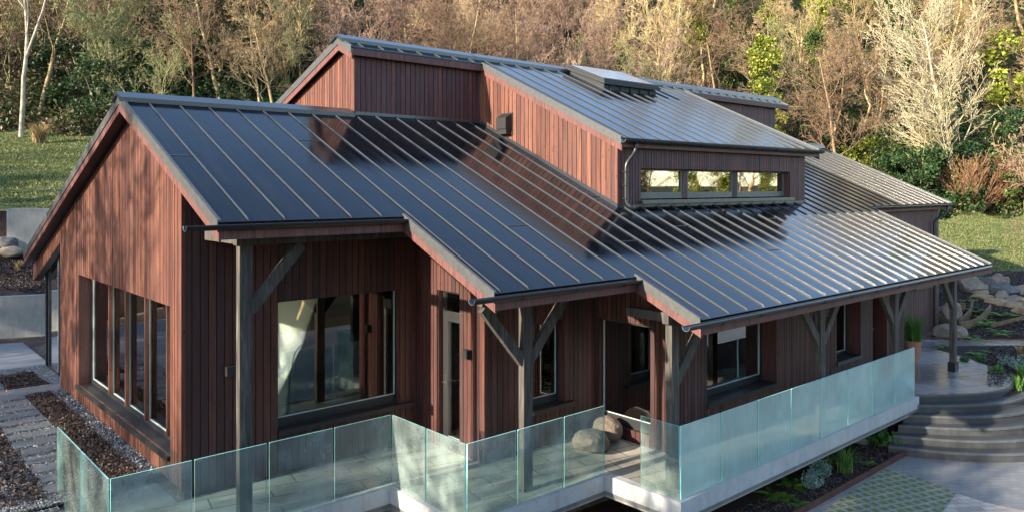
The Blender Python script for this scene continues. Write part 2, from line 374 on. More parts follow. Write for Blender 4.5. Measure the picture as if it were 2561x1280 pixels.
# ---------------------------------------------------------------- terrain
def lerp(a, b, t): return a + (b - a) * t
def sst(e0, e1, x):
    t = np.clip((x - e0) / (e1 - e0), 0, 1); return t * t * (3 - 2 * t)
GL = .13   # ground level by the gable wall
def terr(x, y):
    x = np.asarray(x, float); y = np.asarray(y, float)
    d = x * FX + y * FY; r = x * RX + y * RY; t = np.clip(r / np.maximum(d, 5), -1.2, 1.2)
    dq = d - np.clip(7.4 * (t + .659), -1.2, 1.5)
    pl = np.interp(dq, [0, 23.95, 24.05, 26.9, 27.0, 45, 50, 80, 130, 300], [GL, GL, 1.2, 2.45, 3.9, 7.7, 10.2, 31, 52, 70])
    pr = np.interp(d, [0, 24.2, 26, 33, 45, 61, 66, 100, 150, 300], [-.03, -.03, .25, 1.15, 1.75, 2.8, 5.2, 34, 58, 75])
    k = sst(-.5, .42, t); z = pl * (1 - k) + pr * k
    z = np.where(d > 46, z + .5 * np.sin(x * .31 + y * .2) * sst(46, 60, d) + .3 * np.sin(x * .7 - y * .9) * sst(46, 60, d), z)
    # level pad the house is cut into
    dx = np.maximum(np.maximum(3.0 - x, x - 29.2), 0); dy = np.maximum(y - 25.0, 0)
    q = sst(0, 1.6, np.hypot(dx, dy)); z = np.where((y > 5), np.minimum(z, z * q + 0 * z), z)
    # lower drive in front
    yb = np.interp(x, [-50, 2.5, 2.9, 6.9, 7.3, 18.3, 19.2, 21, 40], [13.1, 13.1, 11.9, 11.9, 10.3, 9.2, 7.1, 6.3, 6.3])
    lo = sst(0, 1, (yb - y) / np.interp(x, [2, 18, 20, 24], [.35, .5, 1.6, 2.4]))
    z = z * (1 - lo) - 1.03 * lo
    # unseen rise left of the frame, shaped to keep sun off the left hillside
    L = sst(-14, -50, x) * sst(8, 75, y)
    z = z + 29 * L
    # opposite valley side behind the camera
    z = z + sst(-25, -90, y) * 6
    return z
def sheet(name, x0, x1, y0, y1, step, zoff, mat, fn=None, keep=None, kind='structure', parent=None):
    xs = np.arange(x0, x1 + step * .5, step); ys = np.arange(y0, y1 + step * .5, step)
    Xg, Yg = np.meshgrid(xs, ys); Z = (fn or terr)(Xg, Yg) + zoff
    nx = len(xs); V = np.stack([Xg.ravel(), Yg.ravel(), Z.ravel()], 1)
    i, j = np.meshgrid(np.arange(nx - 1), np.arange(len(ys) - 1)); a = (j * nx + i).ravel()
    Fc = np.stack([a, a + 1, a + nx + 1, a + nx], 1)
    if keep is not None:
        c = V[Fc].mean(1); Fc = Fc[keep(c[:, 0], c[:, 1])]
    o = obj(name, npmesh(name, V, Fc, mat, smooth=True)); return tag(o, kind=kind) if kind else o
fine = lambda x, y: (x > -12) & (x < 44) & (y > 3) & (y < 42)
def fan(name, umin, umax, dmin, dmax, nu, nd, zoff, mat, jit=.0, kind='structure'):
    ts = np.linspace((umin - 1280.5) / FPX, (umax - 1280.5) / FPX, nu); ds = np.linspace(dmin, dmax, nd)
    Tg, Dg = np.meshgrid(ts, ds); Dg = np.where(Tg < -.4, Dg + np.clip(7.4 * (Tg + .659), -1.2, 1.5), Dg); X = Dg * (FX + Tg * RX); Y = Dg * (FY + Tg * RY); Z = terr(X, Y) + zoff
    V = np.stack([X.ravel(), Y.ravel(), Z.ravel()], 1); i, j = np.meshgrid(np.arange(nu - 1), np.arange(nd - 1)); a = (j * nu + i).ravel()
    o = obj(name, npmesh(name, V, np.stack([a, a + nu, a + nu + 1, a + 1], 1), mat, smooth=True)); return tag(o, kind=kind)
def offpatch(x, y):
    d = x * FX + y * FY; t = (x * RX + y * RY) / np.maximum(d, 1); dq = d - np.clip(7.4 * (t + .659), -1.2, 1.5)
    return ~((t > -.95) & (t < -.45) & (dq > 23.8) & (dq < 45))
sheet('ground', -12, 44, 3, 42, .25, -.012, M['soil'], keep=offpatch)
sheet('hillside', -300, 400, -200, 400, 4, -.2, M['hill'], keep=lambda x, y: ~((x > -11) & (x < 43) & (y > 4) & (y < 41)))
fan('lawn', -560, 432, 27.05, 46, 90, 60, .012, M['grass'])
fan('meadow', 2270, 2750, 33, 61, 60, 60, .012, M['grass'])
fan('mulch_bank', -560, 432, 23.9, 27.0, 90, 40, .02, M['mulch'])
fan('mulch_verge', 2335, 2700, 24.5, 33.2, 60, 40, .012, M['mulch'])

fan('mulch_verge', 2345, 2760, 16.5, 23.6, 60, 60, .004, M['mulch'])
# ---------------------------------------------------------------- terrace and glass balustrade
GX1, GX2, GX3, GXR = 2.642, 6.774, 9.703, 18.49; GY0, GY1, GY2, GY3 = 13.385, 10.538, 8.632, 7.123
Land = [(18.62,7.3),(18.77,7.18),(19.02,6.96),(19.35,6.68),(19.72,6.43),(20.15,6.2),(20.59,6.06),(21.2,5.98),(21.8,6.1),(22.25,6.28),(22.6,6.53),(23.0,6.86),(23.3,7.19),(23.62,7.56),(23.9,7.95),(24.15,8.35),(24.3,8.7),(24.5,9.2),(24.2,9.9)]
deck_poly = [(GX1-.06,12.1),(GX1-.06,GY1-.06),(GX2-.06,GY1-.06),(GX2-.06,GY2-.06),(GX3-.06,GY2-.06),(GX3-.06,GY3-.06),(GXR+.06,GY3-.06),(GXR+.06,12.1)]
b = MB(); b.prism([(x, y) for x, y in deck_poly], -.31, -.004)
# west arm of the slab beside the planting bed
b.box(GX1-.06, 12.1, -.31, 4.0, GY0+.05, -.004)
terrace = b.build('terrace', M['concd']); tag(terrace, 'paved terrace along the front of the house', None, None, 'structure')
b = MB(); poly = [(x, y) for x, y in deck_poly]
b.add([(x, y, 0) for x, y in [(GX1+.1,12.1),(GX1+.1,GY1+.1),(GX2+.1,GY1+.1),(GX2+.1,GY2+.1),(GX3+.1,GY2+.1),(GX3+.1,GY3+.1),(GXR+.05,GY3+.1),(GXR+.05,12.1)]], [tuple(range(8))])
pav = b.build('paving', M['deck'], terrace)
b = MB()   # pale edge upstand under the glass
ed = [(GX1,GY0),(GX1,GY1),(GX2,GY1),(GX2,GY2),(GX3,GY2),(GX3,GY3),(GXR,GY3)]
def offs(pl, o):   # offset an axis aligned polyline to the outside (towards camera)
    out = []
    for i, (x, y) in enumerate(pl):
        nx = ny = 0
        for a, c in ((i-1, i), (i, i+1)):
            if a < 0 or c >= len(pl): continue
            dx, dy = pl[c][0]-pl[a][0], pl[c][1]-pl[a][1]
            if abs(dx) > abs(dy): ny = -1
            else: nx = -1
        out.append((x + nx*o, y + ny*o))
    return out
A_ = offs(ed, .07); B_ = offs(ed, -.09); A_[-1] = (GXR+.07, A_[-1][1]); B_[-1] = (GXR+.07, B_[-1][1])
n = len(ed); vs = [(x, y, -.245) for x, y in A_] + [(x, y, .012) for x, y in A_] + [(x, y, .012) for x, y in B_] + [(x, y, -.245) for x, y in B_]
fs = []
for i in range(n - 1):
    for k in range(3): fs.append((k*n+i, k*n+i+1, (k+1)*n+i+1, (k+1)*n+i))
    fs.append((3*n+i, 3*n+i+1, i+1, i))
fs += [(0, n, 2*n, 3*n), (n-1, 4*n-1, 3*n-1, 2*n-1)]
b.add(vs, fs); b.build('edge_beam', M['edge'], terrace)
b = MB(); A2 = offs(ed, -.02); vs = [(x, y, -.36) for x, y in offs(ed, .03)] + [(x, y, -.247) for x, y in offs(ed, .03)]
b.add(vs, [(i, i+1, n+i+1, n+i) for i in range(n-1)]); 
for x, y in ((GX2+1.6, GY2+1.2), (GX3+1.7, GY3+1.1), (17.6, 7.9), (4.6, 11.6)): b.box(x-.15, y-.15, -1.2, x+.15, y+.15, -.312)
b.box(GX1+.3, 12.0, -1.3, 20, 12.2, -.32)
b.box(6.9, 10.6, -1.3, 7.1, 12, -.32); b.box(7.1, 10.4, -1.3, 18.2, 10.6, -.32)
b.build('substructure', M['conc'], terrace)
def panel_run(mb, pts, cuts, mat_i=0):
    pass
def balustrade(name, segs, label, glass):
    root = empty(name, (segs[0][0], segs[0][1], 0), label, 'balustrade')
    for (x0, y0, x1, y1) in segs:
        b = MB(); d = Vector((x1-x0, y1-y0)); L = d.length; d /= L; nx, ny = -d.y*.009, d.x*.009
        g = .02; a = (x0 + d.x*g, y0 + d.y*g); c = (x1 - d.x*g, y1 - d.y*g)
        P = [(a[0]-nx,a[1]-ny),(c[0]-nx,c[1]-ny),(c[0]+nx,c[1]+ny),(a[0]+nx,a[1]+ny)]
        vs = [(x, y, .016) for x, y in P] + [(x, y, 1.13) for x, y in P]
        b.add(vs, [(0,1,5,4)], random.random(), 0); b.add(vs, [(2,3,7,6)], .5, 2); b.add(vs, [(4,5,6,7),(1,2,6,5),(3,0,4,7)], .5, 1)
        b.build('glass_panel', [glass, M['baledge'], M['clearface']], root)
    return root
segs = [(GX1, GY0, GX1, GY1+1.4), (GX1, GY1+1.4, GX1, GY1)]
xs = [GX1, 3.67, 4.71, 5.74, GX2]; segs += [(xs[i], GY1, xs[i+1], GY1) for i in range(4)]
segs += [(GX2, GY1, GX2, 9.6), (GX2, 9.6, GX2, GY2)]
xs = [GX2, 7.74, 8.73, GX3]; segs += [(xs[i], GY2, xs[i+1], GY2) for i in range(3)]
balustrade('glass_balustrade', segs, 'stepped clear glass balustrade streaked with water at the left of the terrace', M['bal'])
xs = [GX3, 10.8, 11.89, 13.0, 14.1, 15.21, 16.3, 17.4, GXR]
segs = [(xs[i], GY3, xs[i+1], GY3) for i in range(8)]
rb = balustrade('glass_balustrade', segs, 'long fogged pale green glass balustrade running to the curved steps', M['balfog'])
b = MB(); nx = .009
vs = [(GX3-nx, 7.87, .016),(GX3-nx, GY3+.01, .016),(GX3+nx, GY3+.01, .016),(GX3+nx, 7.87, .016)]; vs += [(x, y, 1.13) for x, y, z in vs]
b.add(vs, [(0,1,5,4)], .5, 0); b.add(vs, [(2,3,7,6)], .5, 2); b.add(vs, [(4,5,6,7),(1,2,6,5),(3,0,4,7)], .5, 1); b.build('glass_panel', [M['bal'], M['baledge'], M['clearface']], rb)

# landing and curved steps
def smooth(pl, it=2):
    for _ in range(it):
        q = [pl[0]]
        for i in range(len(pl)-1):
            a, c = pl[i], pl[i+1]; q += [(a[0]*.75+c[0]*.25, a[1]*.75+c[1]*.25), (a[0]*.25+c[0]*.75, a[1]*.25+c[1]*.75)]
        pl = q + [pl[-1]]
    return pl
LS = smooth(Land, 2)
b = MB(); b.prism([(GXR+.08, GY3+.1)] + LS + [(23.5, 10.0), (GXR+.08, 10.0)], -.05, -.002)
b.build('landing', M['landing']).__setitem__('kind', 'structure')
b = MB(); pa_ = [at(u, 848, z=0) for u in (2290, 2400, 2500, 2620, 2760)]; pb_ = [at(u, 862 - (2290-u if u < 2290 else 0)*0, z=0) for u in (2760, 2620, 2500, 2400, 2350)]
b.prism([(20.9, 9.95), (20.9, 10.04)] + [(p.x, p.y) for p in pa_] + [(p.x, p.y) for p in pb_] + [(24.0, 9.6)], -.06, -.006)
b.build('path', M['landing']).__setitem__('kind', 'structure')
fr_ = [p for p in LS if p[0] < 22.6]
def normoff(pl, o):
    out = []
    for i, p in enumerate(pl):
        a = pl[max(0, i-2)]; c = pl[min(len(pl)-1, i+2)]; dx, dy = c[0]-a[0], c[1]-a[1]; L = math.hypot(dx, dy)
        out.append((p[0] + dy/L*o, p[1] - dx/L*o))
    return out
steps = empty('curved_steps', (19, 6, -1), 'wet dark stone steps curving round the landing at the end of the terrace', 'steps')
def cat(pl, n=10):
    out = []
    for i in range(len(pl)-1):
        p0, p1, p2, p3 = [np.array(pl[max(0, min(len(pl)-1, j))]) for j in (i-1, i, i+1, i+2)]
        for k in range(n):
            t = k/n; out.append(tuple(.5*((2*p1)+(p2-p0)*t+(2*p0-5*p1+4*p2-p3)*t*t+(3*p1-p0-3*p2+p3)*t**3)))
    return out + [tuple(pl[-1])]
LA = np.array([(18.62,7.22),(19.35,6.68),(20.15,6.2),(21.2,5.98),(22.2,6.26)]); LB = np.array([(17.2,7.17),(17.85,6.02),(18.84,5.08),(20.3,4.42),(22.3,4.25)])
for i in range(0, 6):
    lim = 22.4 - 0 * i; base = [p for p in LS if p[0] < lim]
    o = cat(list(LA + (LB - LA) * i / 5)); zt = -.165 * i
    inn = [(21.8, 7.4), (18.56, 7.6)] if i == 0 else [(22.2, 6.6), (18.58 - .0*i, 7.22)]
    pl = o + inn
    b = MB(); b.prism(pl, -1.08 , zt - (.055 if i == 0 else .045)); b.build('riser', M['step'], steps)
    if i > 0:
        b = MB(); b.prism(normoff(o, .025) + inn, zt - .044, zt - .003); b.build('tread', M['step'], steps)
    o2 = normoff(o, .027); o3 = normoff(o, -.03); b = MB(); k = len(o2)
    vs = [(x, y, zt - .046) for x, y in o2] + [(x, y, zt + .001) for x, y in o2] + [(x, y, zt + .001) for x, y in o3]
    b.add(vs, [(j, j+1, k+j+1, k+j) for j in range(k-1)] + [(k+j, k+j+1, 2*k+j+1, 2*k+j) for j in range(k-1)]); b.build('nosing', M['nosing'], steps)

# ---------------------------------------------------------------- house
s1, z1 = .447, -.192; P = lambda y: z1 + s1 * y            # lower roof plane
RYd = 14.551; RZ = P(RYd); sB = .38; PB = lambda y: RZ - sB * (y - RYd)
sU, zU = .454, 1.174; U = lambda y: zU + sU * y; RYU = 14.851; RZU = U(RYU); UB = lambda y: RZU - sB * (y - RYU)
house = empty('timber_house', (12, 12, 0), 'timber clad house with stepped black standing seam metal roofs', 'house')
kk = .969; GXW = 4.10; FY1 = 12.22; X2 = 8.50; FY2 = 10.31; X3 = 11.30; FY3 = 8.38; XE = 21.0; FY4 = 10.05; XD = 28.0
UX1, UX2, UX3, UXR = 8.392, 11.797, 19.23, 25.3; UW = 14.49; CY = 10.17

def subtract(z0, z1_, holes):
    segs = [(z0, z1_)]
    for a, c in holes:
        o = []
        for s, e in segs:
            if c <= s or a >= e: o.append((s, e)); continue
            if a > s: o.append((s, a))
            if c < e: o.append((c, e))
        segs = o
    return segs
def clad(axis, pos, a0, a1, zb, zt, bw, mat, holes=(), nrm=-1, name='cladding_wall', gap=.013, zbf=None, wall=True, w2=None):
    """vertical boards; axis 'x': wall runs along X at Y=pos, 'y': runs along Y at X=pos. zt function or number."""
    f = zt if callable(zt) else (lambda q: zt); fb = zbf or (lambda q: zb)
    b = MB(); th = .03; cuts = sorted(set([a0, a1] + [h for H in holes for h in H[:2] if a0 < h < a1]))
    for c0, c1 in zip(cuts[:-1], cuts[1:]):
        n_ = max(1, round((c1 - c0) / bw)); wd = (c1 - c0) / n_; p = c0
        for i in range(n_):
            r = random.random(); q0 = p + gap / 2; q1 = p + wd - gap / 2; p += wd
            mid = (q0 + q1) / 2; jit = random.uniform(-.0025, .0025)
            hs = [(H[2], H[3]) for H in holes if H[0] - 1e-6 <= mid <= H[1] + 1e-6]
            zlow = min(fb(q0), fb(q1))
            for s, e in subtract(zlow, max(f(q0), f(q1)), hs):
                t0 = f(q0) if abs(e - max(f(q0), f(q1))) < 1e-6 else e; t1 = f(q1) if abs(e - max(f(q0), f(q1))) < 1e-6 else e
                s0, s1_ = (fb(q0), fb(q1)) if abs(s - zlow) < 1e-6 else (s, s)
                if t0 - s0 < .01: continue
                u0, u1 = pos + (nrm * (th + jit)), pos
                lo, hi = min(u0, u1), max(u0, u1)
                if axis == 'x': b.hexa([(q0,lo,s0),(q1,lo,s1_),(q1,hi,s1_),(q0,hi,s0),(q0,lo,t0),(q1,lo,t1),(q1,hi,t1),(q0,hi,t0)], r)
                else: b.hexa([(lo,q0,s0),(hi,q0,s0),(hi,q1,s1_),(lo,q1,s1_),(lo,q0,t0),(hi,q0,t0),(hi,q1,t1),(lo,q1,t1)], r)
        # dark backing
        if wall:
            N2 = max(1, int((c1 - c0) / .6))
            for i in range(N2):
                q0 = c0 + (c1 - c0) * i / N2; q1 = c0 + (c1 - c0) * (i + 1) / N2; mid = (q0 + q1) / 2
                hs = [(H[2], H[3]) for H in holes if H[0] - 1e-6 <= mid <= H[1] + 1e-6]; top = min(f(q0), f(q1)); mx = max(f(q0), f(q1))
                for s, e in subtract(fb(mid), top, hs):
                    e0, e1 = (f(q0), f(q1)) if abs(e - top) < 1e-6 else (e, e)
                    s0, s1_ = (fb(q0), fb(q1)) if abs(s - fb(mid)) < 1e-6 else (s, s)
                    lo, hi = sorted((pos - nrm * .001, pos - nrm * .14))
                    if axis == 'x': b.hexa([(q0,lo,s0),(q1,lo,s1_),(q1,hi,s1_),(q0,hi,s0),(q0,lo,e0),(q1,lo,e1),(q1,hi,e1),(q0,hi,e0)], .5, 1)
                    else: b.hexa([(lo,q0,s0),(hi,q0,s0),(hi,q1,s1_),(lo,q1,s1_),(lo,q0,e0),(hi,q0,e0),(hi,q1,e1),(lo,q1,e1)], .5, 1)
    return b.build(name, [mat, M['black']], house)
ut = .22   # roof build-up
gab = lambda y: (P(y) if y < RYd else PB(y)) - ut
hole_g = (13.0, 19.0, .52, 2.90)
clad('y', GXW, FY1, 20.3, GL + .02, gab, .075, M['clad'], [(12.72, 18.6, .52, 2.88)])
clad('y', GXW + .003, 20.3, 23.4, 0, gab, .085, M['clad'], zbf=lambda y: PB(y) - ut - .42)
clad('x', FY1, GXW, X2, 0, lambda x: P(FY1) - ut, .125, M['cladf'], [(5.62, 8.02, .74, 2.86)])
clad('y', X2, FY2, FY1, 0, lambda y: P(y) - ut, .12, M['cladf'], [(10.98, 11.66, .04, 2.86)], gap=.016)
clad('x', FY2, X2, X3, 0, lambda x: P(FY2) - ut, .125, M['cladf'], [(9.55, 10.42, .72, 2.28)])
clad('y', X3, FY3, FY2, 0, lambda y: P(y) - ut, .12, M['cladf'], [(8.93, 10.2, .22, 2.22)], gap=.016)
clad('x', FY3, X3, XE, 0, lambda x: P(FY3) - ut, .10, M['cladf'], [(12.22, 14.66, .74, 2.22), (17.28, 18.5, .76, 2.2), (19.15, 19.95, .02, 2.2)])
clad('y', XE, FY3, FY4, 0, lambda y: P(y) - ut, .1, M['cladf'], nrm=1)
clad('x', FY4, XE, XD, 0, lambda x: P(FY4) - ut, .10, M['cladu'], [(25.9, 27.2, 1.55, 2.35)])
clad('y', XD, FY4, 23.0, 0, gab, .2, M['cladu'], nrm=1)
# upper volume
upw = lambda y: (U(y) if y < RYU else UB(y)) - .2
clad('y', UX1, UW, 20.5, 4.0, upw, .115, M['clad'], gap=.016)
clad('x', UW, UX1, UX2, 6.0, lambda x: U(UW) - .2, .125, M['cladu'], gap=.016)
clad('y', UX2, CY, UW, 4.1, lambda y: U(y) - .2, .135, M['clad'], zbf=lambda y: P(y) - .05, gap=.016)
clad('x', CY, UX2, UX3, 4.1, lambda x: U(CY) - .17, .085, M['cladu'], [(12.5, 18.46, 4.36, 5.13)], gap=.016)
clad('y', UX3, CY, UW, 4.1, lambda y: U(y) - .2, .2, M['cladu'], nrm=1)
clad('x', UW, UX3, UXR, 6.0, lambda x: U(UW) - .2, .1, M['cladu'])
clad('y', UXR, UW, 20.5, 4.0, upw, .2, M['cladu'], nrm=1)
# corner boards
for (x, y, z0, z1_) in ((UX1, UW, 6.0, U(UW)-.2), (UX2, CY, 4.25, U(CY)-.2), (GXW, FY1, .12, P(FY1)-ut), (X2, FY2, .0, P(FY2)-ut), (X3, FY3, 0, P(FY3)-ut)):
    b = MB(); b.box(x-.034, y-.034, z0, x+.03, y+.03, z1_); b.build('corner_board', M['clad'], house)

# roofs -------------------------------------------------
def slope(name, cols, y1, pf, th, ribs, name_mat=None, ribx0=None, dirn=1):
    """cols: (x0,x1,yEave) pieces of one plane up to y1"""
    b = MB()
    for x0, x1, ye in cols:
        b.hexa([(x0,ye,pf(ye)-th),(x1,ye,pf(ye)-th),(x1,y1,pf(y1)-th),(x0,y1,pf(y1)-th),(x0,ye,pf(ye)),(x1,ye,pf(ye)),(x1,y1,pf(y1)),(x0,y1,pf(y1))], .5)
    x = ribx0; rw = .0065; rh = .026
    while ribs and x < cols[-1][1] - .05:
        ye = [c[2] for c in cols if c[0] <= x <= c[1]]
        if ye:
            e = min(ye) + .012 * dirn if dirn > 0 else max(ye) - .012; a = pf(e); c = pf(y1)
            b.hexa([(x-rw,e,a),(x+rw,e,a),(x+rw,y1,c),(x-rw,y1,c),(x-rw,e+.03*dirn,a+rh+.03*s1),(x+rw,e+.03*dirn,a+rh+.03*s1),(x+rw,y1,c+rh),(x-rw,y1,c+rh)], .5, 1)
        x += ribs
    return b.build(name, [M['roof'], M['rib']], house)
VX1, VX2, VX3, VXR, VXD = 3.813, 6.68, 9.625, 22.221, 28.569; E1, E2, E3, E4 = 10.035, 7.89, 6.697, 9.811
slope('roof', [(VX1, VX2, E1), (VX2, VX3, E2), (VX3, VXR, E3), (VXR, VXD, E4)], RYd, P, .03, .515, ribx0=VX1+.41)
slope('roof', [(VX1, VXD, 23.1)], RYd, PB, .03, .515, ribx0=VX1+.41, dirn=-1)
VU, VUR, VUL, VURR, EU, EN = 11.74, 19.77, 8.2, 25.92, 10.013, 14.30
slope('roof', [(VUL, VU, EN), (VU, VUR, EU), (VUR, VURR, EN)], RYU, U, .03, .5, ribx0=VU+.27-.5*7)
slope('roof', [(VUL, VURR, 20.8)], RYU, UB, .03, .5, ribx0=VUL+.3, dirn=-1)
for k, yy in ((0, 12.1), (5, 12.9), (9, 9.6), (13, 8.9), (15, 10.6), (17, 9.3), (20, 8.2), (24, 9.4), (28, 9.9), (33, 9.0), (36, 10.8), (40, 12.0), (44, 11.6)):
    x0 = VX1 + .41 + .515 * (k - 1) + .015 if k else VX1 + .03; x1 = VX1 + .41 + .515 * k - .015
    b = MB(); b.hexa([(x0,yy,P(yy)-.004),(x1,yy,P(yy)-.004),(x1,yy+.03,P(yy+.03)-.004),(x0,yy+.03,P(yy+.03)-.004),(x0,yy,P(yy)+.008),(x1,yy,P(yy)+.008),(x1,yy+.03,P(yy+.03)+.003),(x0,yy+.03,P(yy+.03)+.003)], .5); b.build('lap_joint', M['gutter'], house)
# structural deck / soffit beneath the sheets
def soff(cols, y1, pf, t0, t1, mat):
    b = MB()
    for x0, x1, ye in cols:
        b.hexa([(x0,ye,pf(ye)-t1),(x1,ye,pf(ye)-t1),(x1,y1,pf(y1)-t1),(x0,y1,pf(y1)-t1),(x0,ye,pf(ye)-t0),(x1,ye,pf(ye)-t0),(x1,y1,pf(y1)-t0),(x0,y1,pf(y1)-t0)])
    b.build('soffit', mat, house)
q = .045
soff([(VX1+q, VX2+q, E1+q), (VX2+q, VX3+q, E2+q), (VX3+q, VXR-q, E3+q), (VXR-q, VXD-q, E4+q)], RYd, P, .031, .2, M['black'])
soff([(VX1+q, VXD-q, 23.05)], RYd, PB, .031, .2, M['black'])
soff([(VUL+q, VU+q, EN+q), (VU+q, VUR-q, EU+q), (VUR-q, VURR-q, EN+q)], RYU, U, .031, .17, M['black'])
soff([(VUL+q, VURR-q, 20.7)], RYU, UB, .031, .17, M['black'])
# verges: metal trim over timber board
def verge(x, ya, yb, pf, s=1, mt=.13, wt=.13):
    b = MB(); o0, o1 = sorted((x - .012 * s, x + .035 * s)); e = .012
    b.hexa([(o0,ya,pf(ya)-mt),(o1,ya,pf(ya)-mt),(o1,yb,pf(yb)-mt),(o0,yb,pf(yb)-mt),(o0,ya,pf(ya)+.03),(o1,ya,pf(ya)+.03),(o1,yb,pf(yb)+.03),(o0,yb,pf(yb)+.03)])
    b.build('verge_trim', M['verge'], house)
    b = MB(); o0, o1 = sorted((x + .006 * s, x + .04 * s))
    b.hexa([(o0,ya,pf(ya)-mt-wt),(o1,ya,pf(ya)-mt-wt),(o1,yb,pf(yb)-mt-wt),(o0,yb,pf(yb)-mt-wt),(o0,ya,pf(ya)-mt-.001),(o1,ya,pf(ya)-mt-.001),(o1,yb,pf(yb)-mt-.001),(o0,yb,pf(yb)-mt-.001)], .6)
    b.build('verge_board', M['fascia'], house)
verge(VX1, E1, RYd, P); verge(VX1, RYd, 23.1, PB); verge(VX2, E2, E1 + .04, P); verge(VX3, E3, E2 + .04, P)
verge(VXR, E3, E4, P, -1); verge(VXD, E4, RYd, P, -1); verge(VXD, RYd, 23.1, PB, -1)
verge(VUL, EN, RYU, U); verge(VUL, RYU, 20.8, UB); verge(VU, EU, EN + .04, U); verge(VUR, EU, EN, U, -1); verge(VURR, EN, RYU, U, -1)
# eaves: fascia board, gutter
def eave(x0, x1, ye, pf, over=.45, gut=True, h=.20):
    z = pf(ye); b = MB(); b.box(x0, ye+.002, z-.03-h, x1, ye+.036, z-.032, .5); b.build('fascia_board', M['fascia'], house)
    if not gut: return
    b = MB(); R = .068; cy_, cz = ye - R + .005, z - .035; xs_ = (x0 - over, x1 + .03); n_ = 10; vs = []
    for x in xs_:
        for rr in (R, R - .006):
            for k in range(n_ + 1):
                a = math.pi + math.pi * k / n_; vs.append((x, cy_ + rr*math.cos(a), cz + rr*math.sin(a)))
    m_ = n_ + 1; fs = []
    for k in range(n_):
        fs += [(k, k+1, 2*m_+k+1, 2*m_+k), (m_+k, 3*m_+k, 3*m_+k+1, m_+k+1), (k, m_+k, m_+k+1, k+1), (2*m_+k, 2*m_+k+1, 3*m_+k+1, 3*m_+k)]
    fs += [(0, 2*m_, 3*m_, m_), (n_, m_+n_, 3*m_+n_, 2*m_+n_)]
    b.add(vs, fs); g = b.build('gutter', M['gutter'], house)
    x = x0 + .4
    while x < x1:
        b = MB(); b.tube([(x, cy_ + (R+.004)*math.cos(math.pi+math.pi*k/8), cz + (R+.004)*math.sin(math.pi+math.pi*k/8)) for k in range(9)], .006, 5); b.build('gutter_bracket', M['gutter'], g); x += 1.05
    # bright cut end of the gutter
    b2 = MB(); xe = x0 - over - .003
    b2.tube([(xe, cy_ + (R-.003)*math.cos(math.pi+math.pi*k/10), cz + (R-.003)*math.sin(math.pi+math.pi*k/10)) for k in range(11)], .006, 5)
    e2 = b2.build('gutter_end', M['steel'], g)
eave(VX1+.01, VX2, E1, P); eave(VX2+.01, VX3, E2, P); eave(VX3+.01, VXR-.01, E3, P); eave(VXR, VXD-.01, E4, P, over=.0, h=.16)
eave(VU+.01, VUR-.01, EU, U, over=.02, h=.16); eave(VUL+.01, VU, EN, U, gut=False, h=.14); eave(VUR, VURR-.01, EN, U, gut=False, h=.13)
# ridge caps
def cap(x0, x1, ry, zf, zb_, w_=.26, up=.085):
    b = MB(); z = zf(ry) + up; f0, f1 = ry - w_, ry + w_; zf0 = zf(f0) + up - .0; zb0 = zb_(f1) + up
    T = [(f0, zf0), (ry, z), (f1, zb0)]; B = [(f0, zf(f0)+.005), (ry, z-.06), (f1, zb_(f1)+.005)]
    vs = [(x0, y, zz) for y, zz in T] + [(x0, y, zz) for y, zz in B] + [(x1, y, zz) for y, zz in T] + [(x1, y, zz) for y, zz in B]
    b.add(vs, [(0,1,7,6),(1,2,8,7),(0,6,9,3),(2,5,11,8),(0,3,4,1),(1,4,5,2),(6,7,10,9),(7,8,11,10),(3,9,10,4),(4,10,11,5)], .5)
    x = x0 + 3.6
    while x < x1 - 1:
        b.add([(x, f0-.004, zf0-.09), (x, f0-.004, zf0+.006), (x, ry, z+.006), (x+.04, ry, z+.006), (x+.04, f0-.004, zf0+.006), (x+.04, f0-.004, zf0-.09)], [(0,1,4,5),(1,2,3,4)], .5); x += 3.6
    b.build('ridge_cap', M['gutcap'], house)
M['gutcap'] = simple('ridge_metal', (.02, .024, .03), .3, 0, .9)
cap(VX1-.05, UX1-.1, RYd, P, PB); cap(VUL-.06, 15.0, RYU, U, UB); cap(17.15, VURR+.05, RYU, U, UB)
cap(UXR+.2, VXD+.05, RYd, P, PB)
# flashings where upper walls meet the lower roof
b = MB(); t_ = .012
b.box(UX1-.02, UW-.055, P(UW)-.02, UX2-.03, UW-.03, P(UW)+.05, .5)
ya, yb = CY-.05, UW-.03; x0, x1 = UX2-.05, UX2-.026
b.hexa([(x0,ya,P(ya)-.01),(x1,ya,P(ya)-.01),(x1,yb,P(yb)-.01),(x0,yb,P(yb)-.01),(x0,ya,P(ya)+.07),(x1,ya,P(ya)+.07),(x1,yb,P(yb)+.07),(x0,yb,P(yb)+.07)], .5)
b.box(UX2, CY-.05, P(CY)-.04, UX3+.02, CY-.03, P(CY)+.03, .5)
b.build('flashing', M['gutcap'], house)

